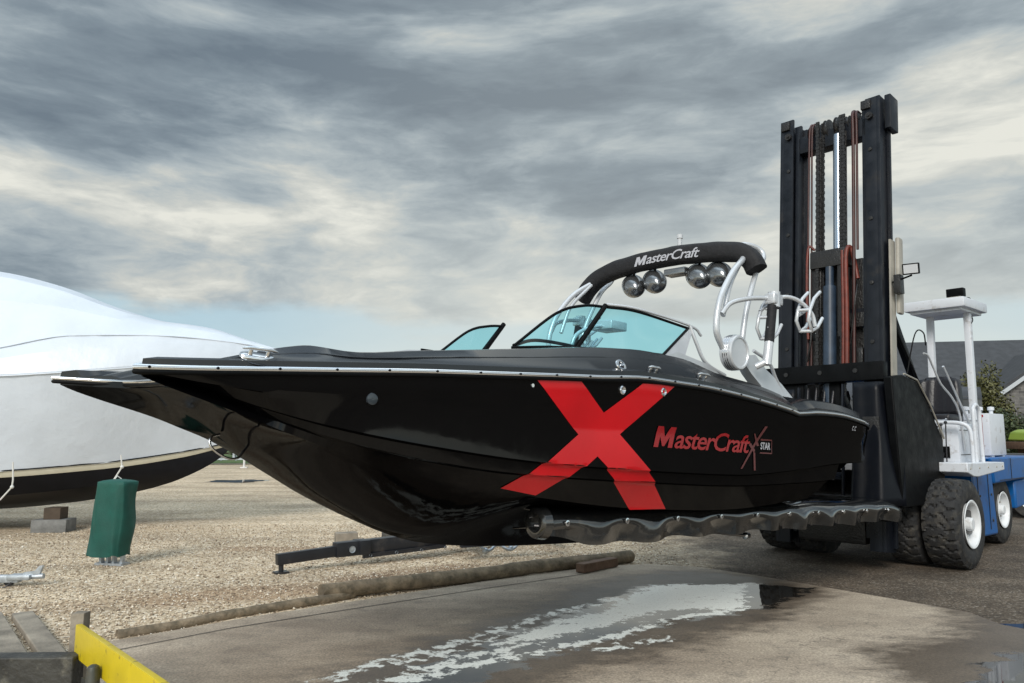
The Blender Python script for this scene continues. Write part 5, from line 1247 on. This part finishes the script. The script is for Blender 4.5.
bush(at(984, 25), 25, 2.3, 4.2, 'dark conifer between the canopy post and the house wing', 'leaf2', 3, .5, 11000, .06, name='conifer_tree')
bush(at(958, 27), 27, 1.9, 3.3, 'lower conifer seen between the two canopy posts', 'leaf2', 5, .4, 7000, .06, name='conifer_tree')
bush(at(1012, 23), 23, 2.2, 2.6, 'dark round bush right of the tall conifer', 'leaf', 7, .2, 7000, .06)
bush(at(935, 24), 24, 2.4, 2.5, 'dark bush low behind the operator seat', 'leaf', 9, .2, 6000, .06)
bush(at(1045, 22), 22, 2.6, 2.3, 'dark bush at the right edge behind the lime machine', 'leaf', 11, .2, 6000, .06)
# blue tractor and lime machine at the right edge
tx = gp(1040, 516); root = empty('yard_tractor', Matrix.Translation(V((tx.x, tx.y, 0))) @ Matrix.Rotation(R(-14), 4, 'Z'), label='low blue yard tractor with white wheel rim at the right edge', cat='tractor')
m_ = MB(); m_.prism([(-1.1, .55), (-1.15, .95), (-.6, 1.05), (1.6, 1.05), (1.7, .6)], 'y', -.35, .6); m_.build('body', M['blue'], root, bevel=.04)
m_ = MB(); m_.box((-.7, -.2, 1.05), (-.1, .4, 1.3), .05); m_.box((.0, -.25, 1.05), (1.2, .5, 1.35), .06); m_.build('seat', M['seat'], root, smooth=True)
def simple_wheel(x, y, r, w):
    t = MB(); t.lathe([(0, r*.55), (-.01, r*.8), (0, r*.97), (.03, r), (w-.03, r), (w, r*.97), (w+.01, r*.8), (w, r*.55)], (x, y, r), 'y', 40)
    h_ = MB(); h_.lathe([(.0, r*.55), (.02, r*.52), (.06, r*.45), (.06, r*.2), (.0, r*.16), (.0, 0)], (x, y, r), 'y', 30)
    o = h_.build('wheel', M['rim'], root); t.build('tyre', M['tyre'], o)
simple_wheel(-.35, -.6, .38, .26); simple_wheel(1.2, -.62, .38, .26); simple_wheel(-.35, .6, .38, .26); simple_wheel(1.2, .6, .38, .26)
q = (at(1040, 21), 21, 0); root = empty('lime_machine', Matrix.Translation(V(q)), label='machine with bright lime hood just behind the blue tractor', cat='machine')
m_ = MB(); m_.prism([(-.7, 1.55), (-.62, 1.78), (-.4, 1.86), (1.2, 1.84), (1.3, 1.5)], 'y', -.5, .5); m_.build('hood', M['lime'], root, bevel=.04)
m_ = MB(); m_.box((-.8, -.55, 1.32), (1.4, .55, 1.52), .02); m_.box((-.5, -.4, .4), (1.2, .4, 1.32), .03); m_.build('chassis', M['woodred'], root)
for x in (-.4, 1.0):
    for y in (-.62, .45): simple_wheel(x, y, .36, .2)
# silver boat with curved hood seen left of the canopy
q = V((at(905, 22), 22, 0)); root = empty('trailered_boat', Matrix.Translation(q) @ Matrix.Rotation(R(20), 4, 'Z'), label='covered grey motorboat with white stripe behind the mast', cat='boat')
m_ = MB(); rows = []
for i in range(20):
    t = i/19; x = -3+6*t; w = 1.0*math.sin(min(1, (1-t)*1.6)*PI/2)**.7+.02; rows.append([V((x, -w, 2.7+.15*t)), V((x, -w*.9, 2.1+.3*t)), V((x, -w*.5, 1.1+.7*t**2)), V((x, 0, .8+1.5*t**3)), V((x, w*.5, 1.1+.7*t**2)), V((x, w*.9, 2.1+.3*t)), V((x, w, 2.7+.15*t))])
m_.grid(rows); m_.build('hull', mat('grey_hull', (.10, .105, .115), .35), root, smooth=True)
m_ = MB(); rows = []
for i in range(20):
    t = i/19; x = -3+6*t; w = 1.0*math.sin(min(1, (1-t)*1.6)*PI/2)**.7+.02; hgt = 3.15+.5*math.exp(-((t-.35)/.2)**2); rows.append([V((x, -w-.01, 2.62+.15*t)), V((x, -w*.95, 2.85+.15*t)), V((x, -w*.4, hgt-.1)), V((x, 0, hgt)), V((x, w*.4, hgt-.1)), V((x, w*.95, 2.85+.15*t)), V((x, w+.01, 2.62+.15*t))])
m_.grid(rows); m_.build('canvas_cover', mat('grey_canvas', (.045, .05, .06), .8, bump=.3, bscale=5), root, smooth='all')
m_ = MB(); m_.box((-2.6, -.5, .3), (2.6, .5, .42)); m_.box((-2.4, -.8, .42), (-2.2, .8, 1.3)); m_.box((1.2, -.6, .42), (1.4, .6, 1.4)); m_.box((-1, -1.1, 0), (-.4, -.9, .6), .05); m_.box((-1, .9, 0), (-.4, 1.1, .6), .05); m_.build('trailer', M['trailer'], root)
# ---------------------------------------------------------------- far left strip between the hulls
def hedge(x0, x1, y, h, seed, label):
    root = empty('hedge', Matrix.Translation(V(((x0+x1)/2, y, 0))), label=label, cat='hedge')
    m_ = MB(); m_.tube([((x0-x1)/2, 0, .3), ((x1-x0)/2, 0, .3)], .08, 6); m_.build('stems', M['bark'], root)
    leaves('foliage', (0, 0, h*.5), abs(x1-x0)/2*1.0, 1.2, h*.55, 5200, .28, M['leaf3'], root, seed, 0, clumps=40)
hedge(-52, -28, 62, 2.4, 21, 'low dark hedge far behind the gravel yard on the left'); hedge(-27, -4, 64, 2.2, 22, 'low dark hedge far behind the gravel yard, centre stretch')
hedge(-2, 24, 82, 3.0, 23, 'taller dark hedge far behind the boat stern'); hedge(-80, -53, 76, 3.0, 24, 'dark hedge far left beyond the wrapped boat')
def smallboat(u, y, L, rot, label, hullm, topm, jack=.7):
    root = empty('small_boat', Matrix.Translation(V((at(u, y), y, 0))) @ Matrix.Rotation(rot, 4, 'Z'), label=label, cat='boat', group='small boats at the far edge of the yard')
    m_ = MB(); rows = []
    for i in range(14):
        t = i/13; x = -L/2+L*t; w = .9*math.sin(min(1, (1-t)*1.5)*PI/2)**.7+.02; rows.append([V((x, -w, jack+.7+.15*t)), V((x, -w*.8, jack+.2)), V((x, 0, jack+.6*t**3)), V((x, w*.8, jack+.2)), V((x, w, jack+.7+.15*t))])
    m_.grid(rows); m_.build('hull', hullm, root, smooth=True)
    m_ = MB(); rows = []
    for i in range(14):
        t = i/13; x = -L/2+L*t; w = .9*math.sin(min(1, (1-t)*1.5)*PI/2)**.7+.02; hgt = jack+.9+.35*math.exp(-((t-.45)/.2)**2); rows.append([V((x, -w-.01, jack+.68+.15*t)), V((x, -w*.4, hgt)), V((x, w*.4, hgt)), V((x, w+.01, jack+.68+.15*t))])
    m_.grid(rows); m_.build('cover', topm, root, smooth=True)
    m_ = MB(); m_.box((-L*.4, -.5, .3), (L*.45, .5, .4)); m_.box((-L*.25, -.8, 0), (-L*.1, -.65, .55)); m_.box((-L*.25, .65, 0), (-L*.1, .8, .55)); m_.box((-L*.3, -.4, .4), (-L*.28, .4, jack+.1)); m_.box((L*.2, -.2, .4), (L*.22, .2, jack+.1)); m_.build('trailer', M['galv'], root)
darkc = mat('dark_boat_cover', (.012, .017, .026), .7); whiteh = mat('white_hull', (.45, .47, .48), .3)
smallboat(216, 46, 6, .1, 'small boat under a dark cover by the wrapped bow, far edge of the yard', mat('bluegrey_hull', (.05, .08, .12), .35), darkc)
smallboat(160, 50, 6, .3, 'small covered boat hidden far behind the wrapped hull', whiteh, darkc); smallboat(330, 60, 7, -.2, 'small white boat far behind the raised bow', whiteh, darkc)
smallboat(640, 44, 6.5, .2, 'small white boat far behind the raised fork', whiteh, darkc)
root = empty('boat_stand', Matrix.Translation(gp(258, 468)), label='white pipe boat stand with dark pad, alone on the distant gravel', cat='stand')
m_ = MB()
for x in (-.75, .75): m_.tube([(x, 0, 0), (x, 0, .8)], .06, 8); m_.box((x-.18, -.1, .0), (x+.18, .1, .06))
m_.tube([(-.75, 0, .45), (.75, 0, .45)], .05, 8); m_.build('pipe_frame', mat('white_pipe', (.6, .6, .6), .5), root)
m_ = MB(); m_.box((-.75, -.15, .72), (.6, .15, .92), .03); m_.build('pad', M['seat'], root)
for i, u in enumerate((189, 205, 221, 236)):
    p = gp(u, 461); m_ = MB(); m_.tube([(0, 0, 0), (0, 0, .9+.1*(i % 2))], .05, 8); o = m_.build('marker_post', M['galv']); o.location = p
    tag(o, 'thin grey post at the grass edge far beyond the wrapped bow', 'post', 'grey posts along the grass edge')
# ================================================================== SKY, SUN, CAMERA
SKYOFF = (5.1, 7.3, 1.4)
w = bpy.data.worlds.new('World'); sc.world = w; w.use_nodes = True; nt = w.node_tree; N = nt.nodes; Lk = nt.links
bg = N['Background']; SUN_EL, SUN_AZ = R(33), R(196)     # azimuth clockwise from +Y
sky = N.new('ShaderNodeTexSky'); sky.sky_type = 'NISHITA'; sky.sun_disc = False; sky.sun_elevation = SUN_EL; sky.sun_rotation = SUN_AZ
tc = N.new('ShaderNodeTexCoord'); D = tc.outputs['Generated']
sp = N.new('ShaderNodeSeparateXYZ'); Lk.new(D, sp.inputs[0])
def mt(op, a, b_=None, c_=None):
    n = N.new('ShaderNodeMath'); n.operation = op
    for i, q in enumerate((a, b_, c_)):
        if q is None: continue
        if isinstance(q, (int, float)): n.inputs[i].default_value = q
        else: Lk.new(q, n.inputs[i])
    return n.outputs[0]
def mrr(f, a, b_, c=0., d=1., sm=True):
    n = N.new('ShaderNodeMapRange'); n.inputs[1].default_value = a; n.inputs[2].default_value = b_; n.inputs[3].default_value = c; n.inputs[4].default_value = d
    if sm: n.interpolation_type = 'SMOOTHSTEP'
    Lk.new(f, n.inputs[0]); return n.outputs[0]
def mix(f, a, b_, bt='MIX'):
    n = N.new('ShaderNodeMix'); n.data_type = 'RGBA'; n.blend_type = bt
    for k, q in (('Factor', f), ('A', a), ('B', b_)):
        if isinstance(q, (int, float)): n.inputs[k].default_value = q
        elif isinstance(q, tuple): n.inputs[k].default_value = (*q, 1)
        else: Lk.new(q, n.inputs[k])
    return n.outputs['Result']
def noi(s, d, r, vec, dist=0.):
    n = N.new('ShaderNodeTexNoise'); n.inputs['Scale'].default_value = s; n.inputs['Detail'].default_value = d; n.inputs['Roughness'].default_value = r; n.inputs['Distortion'].default_value = dist
    Lk.new(vec, n.inputs['Vector']); return n
def vadd(a, b_):
    n = N.new('ShaderNodeVectorMath'); n.operation = 'ADD'; Lk.new(a, n.inputs[0])
    if isinstance(b_, tuple): n.inputs[1].default_value = b_
    else: Lk.new(b_, n.inputs[1])
    return n.outputs[0]
def vscl(a, k):
    n = N.new('ShaderNodeVectorMath'); n.operation = 'SCALE'; n.inputs['Scale'].default_value = k; Lk.new(a, n.inputs[0]); return n.outputs[0]
# directions squeezed towards the horizon the way a cloud layer overhead looks, but with depth of its own
hz_ = mt('ADD', mt('MULTIPLY', mt('MAXIMUM', sp.outputs[2], 0), 1.1), .70)
cb = N.new('ShaderNodeCombineXYZ'); Lk.new(mt('DIVIDE', sp.outputs[0], hz_), cb.inputs[0]); Lk.new(mt('DIVIDE', sp.outputs[1], hz_), cb.inputs[1]); Lk.new(mt('MULTIPLY', sp.outputs[2], 3.2), cb.inputs[2])
base_ = vadd(cb.outputs[0], SKYOFF)
wn = noi(1.1, 5, .55, base_); P1 = vadd(base_, vscl(wn.outputs['Color'], .42))
def dens_(p):
    return mt('ADD', mt('MULTIPLY', noi(1.45, 12, .53, p).outputs['Fac'], .62), mt('MULTIPLY', noi(4.2, 12, .60, p).outputs['Fac'], .38))
dens = dens_(P1); dens2 = dens_(vadd(P1, (.10, .05, -.16))); n2 = noi(2.6, 9, .6, base_).outputs['Fac']
rim = mt('MULTIPLY', mt('SUBTRACT', dens2, dens), .62)
el = sp.outputs[2]
thick = mt('SUBTRACT', mt('ADD', dens, mrr(el, .14, .46, -.080, .045)), rim)
cl = N.new('ShaderNodeValToRGB'); e = cl.color_ramp.elements
st = [(.33, (.80, .80, .73)), (.40, (.59, .61, .58)), (.455, (.445, .50, .52)), (.51, (.33, .39, .43)), (.57, (.235, .29, .335)), (.66, (.165, .21, .255))]
e[0].position, e[0].color = st[0][0], (*st[0][1], 1); e[1].position, e[1].color = st[-1][0], (*st[-1][1], 1)
for q, cc in st[1:-1]: z_ = e.new(q); z_.color = (*cc, 1)
Lk.new(thick, cl.inputs[0])
cloud = cl.outputs[0]
# pale gap near the horizon with blue sky showing
gapn = mt('ADD', mrr(el, .115, .205, 1, 0), mt('MULTIPLY', mt('SUBTRACT', n2, .5), 1.5))
gap = mrr(gapn, .45, .8)
nis = N.new('ShaderNodeMix'); nis.data_type = 'RGBA'; nis.blend_type = 'MULTIPLY'; nis.inputs['Factor'].default_value = 1; Lk.new(sky.outputs[0], nis.inputs['A']); nis.inputs['B'].default_value = (.095, .095, .095, 1)
hz = mix(mrr(el, .0, .14), (.78, .82, .74), (.50, .69, .78))
blue = mix(.2, hz, nis.outputs['Result'])
col = mix(mt('MULTIPLY', gap, .9), cloud, blue)
# veil of brightness towards the low right where the sun breaks through
dt = N.new('ShaderNodeVectorMath'); dt.operation = 'DOT_PRODUCT'; Lk.new(D, dt.inputs[0]); dt.inputs[1].default_value = (.22, .96, .17)
col = mix(mt('MULTIPLY', mrr(dt.outputs['Value'], .80, 1.0, 0, .5), mrr(el, .08, .34, 1.4, .25)), col, (.74, .76, .70))
# sky boosted out of view, overhead and behind the camera, to light the ground
bk = mt('MAXIMUM', mrr(sp.outputs[1], .25, -.6, 1, 1.7), mrr(el, .60, .95, 1, 4.2)); col = mix(1., col, bk, 'MULTIPLY')
Lk.new(col, bg.inputs['Color']); bg.inputs['Strength'].default_value = 1.0
sun = bpy.data.lights.new('sun', 'SUN'); sun.energy = 2.8; sun.angle = R(24); sun.color = (1, .95, .87)
so = bpy.data.objects.new('sun', sun); C.objects.link(so)
d = V((math.sin(SUN_AZ)*math.cos(SUN_EL), math.cos(SUN_AZ)*math.cos(SUN_EL), math.sin(SUN_EL))); so.rotation_euler = d.to_track_quat('Z', 'Y').to_euler(); so.location = d*50
cam = bpy.data.cameras.new('camera'); cam.sensor_width = 36; cam.lens = FPX/1024*36; cam.clip_start = .05; cam.clip_end = 2000
cam_o = bpy.data.objects.new('camera', cam); C.objects.link(cam_o); cam_o.location = (0, 0, CAMH); cam_o.rotation_euler = (PI/2+PITCH, 0, 0); sc.camera = cam_o
sc.view_settings.view_transform = 'Standard'; sc.view_settings.look = 'None'; sc.view_settings.gamma = 1; sc.view_settings.exposure = 0
sc.render.resolution_x = 1024; sc.render.resolution_y = 683
sc.cycles.max_bounces = 8; sc.cycles.transparent_max_bounces = 12; sc.cycles.sample_clamp_indirect = 6
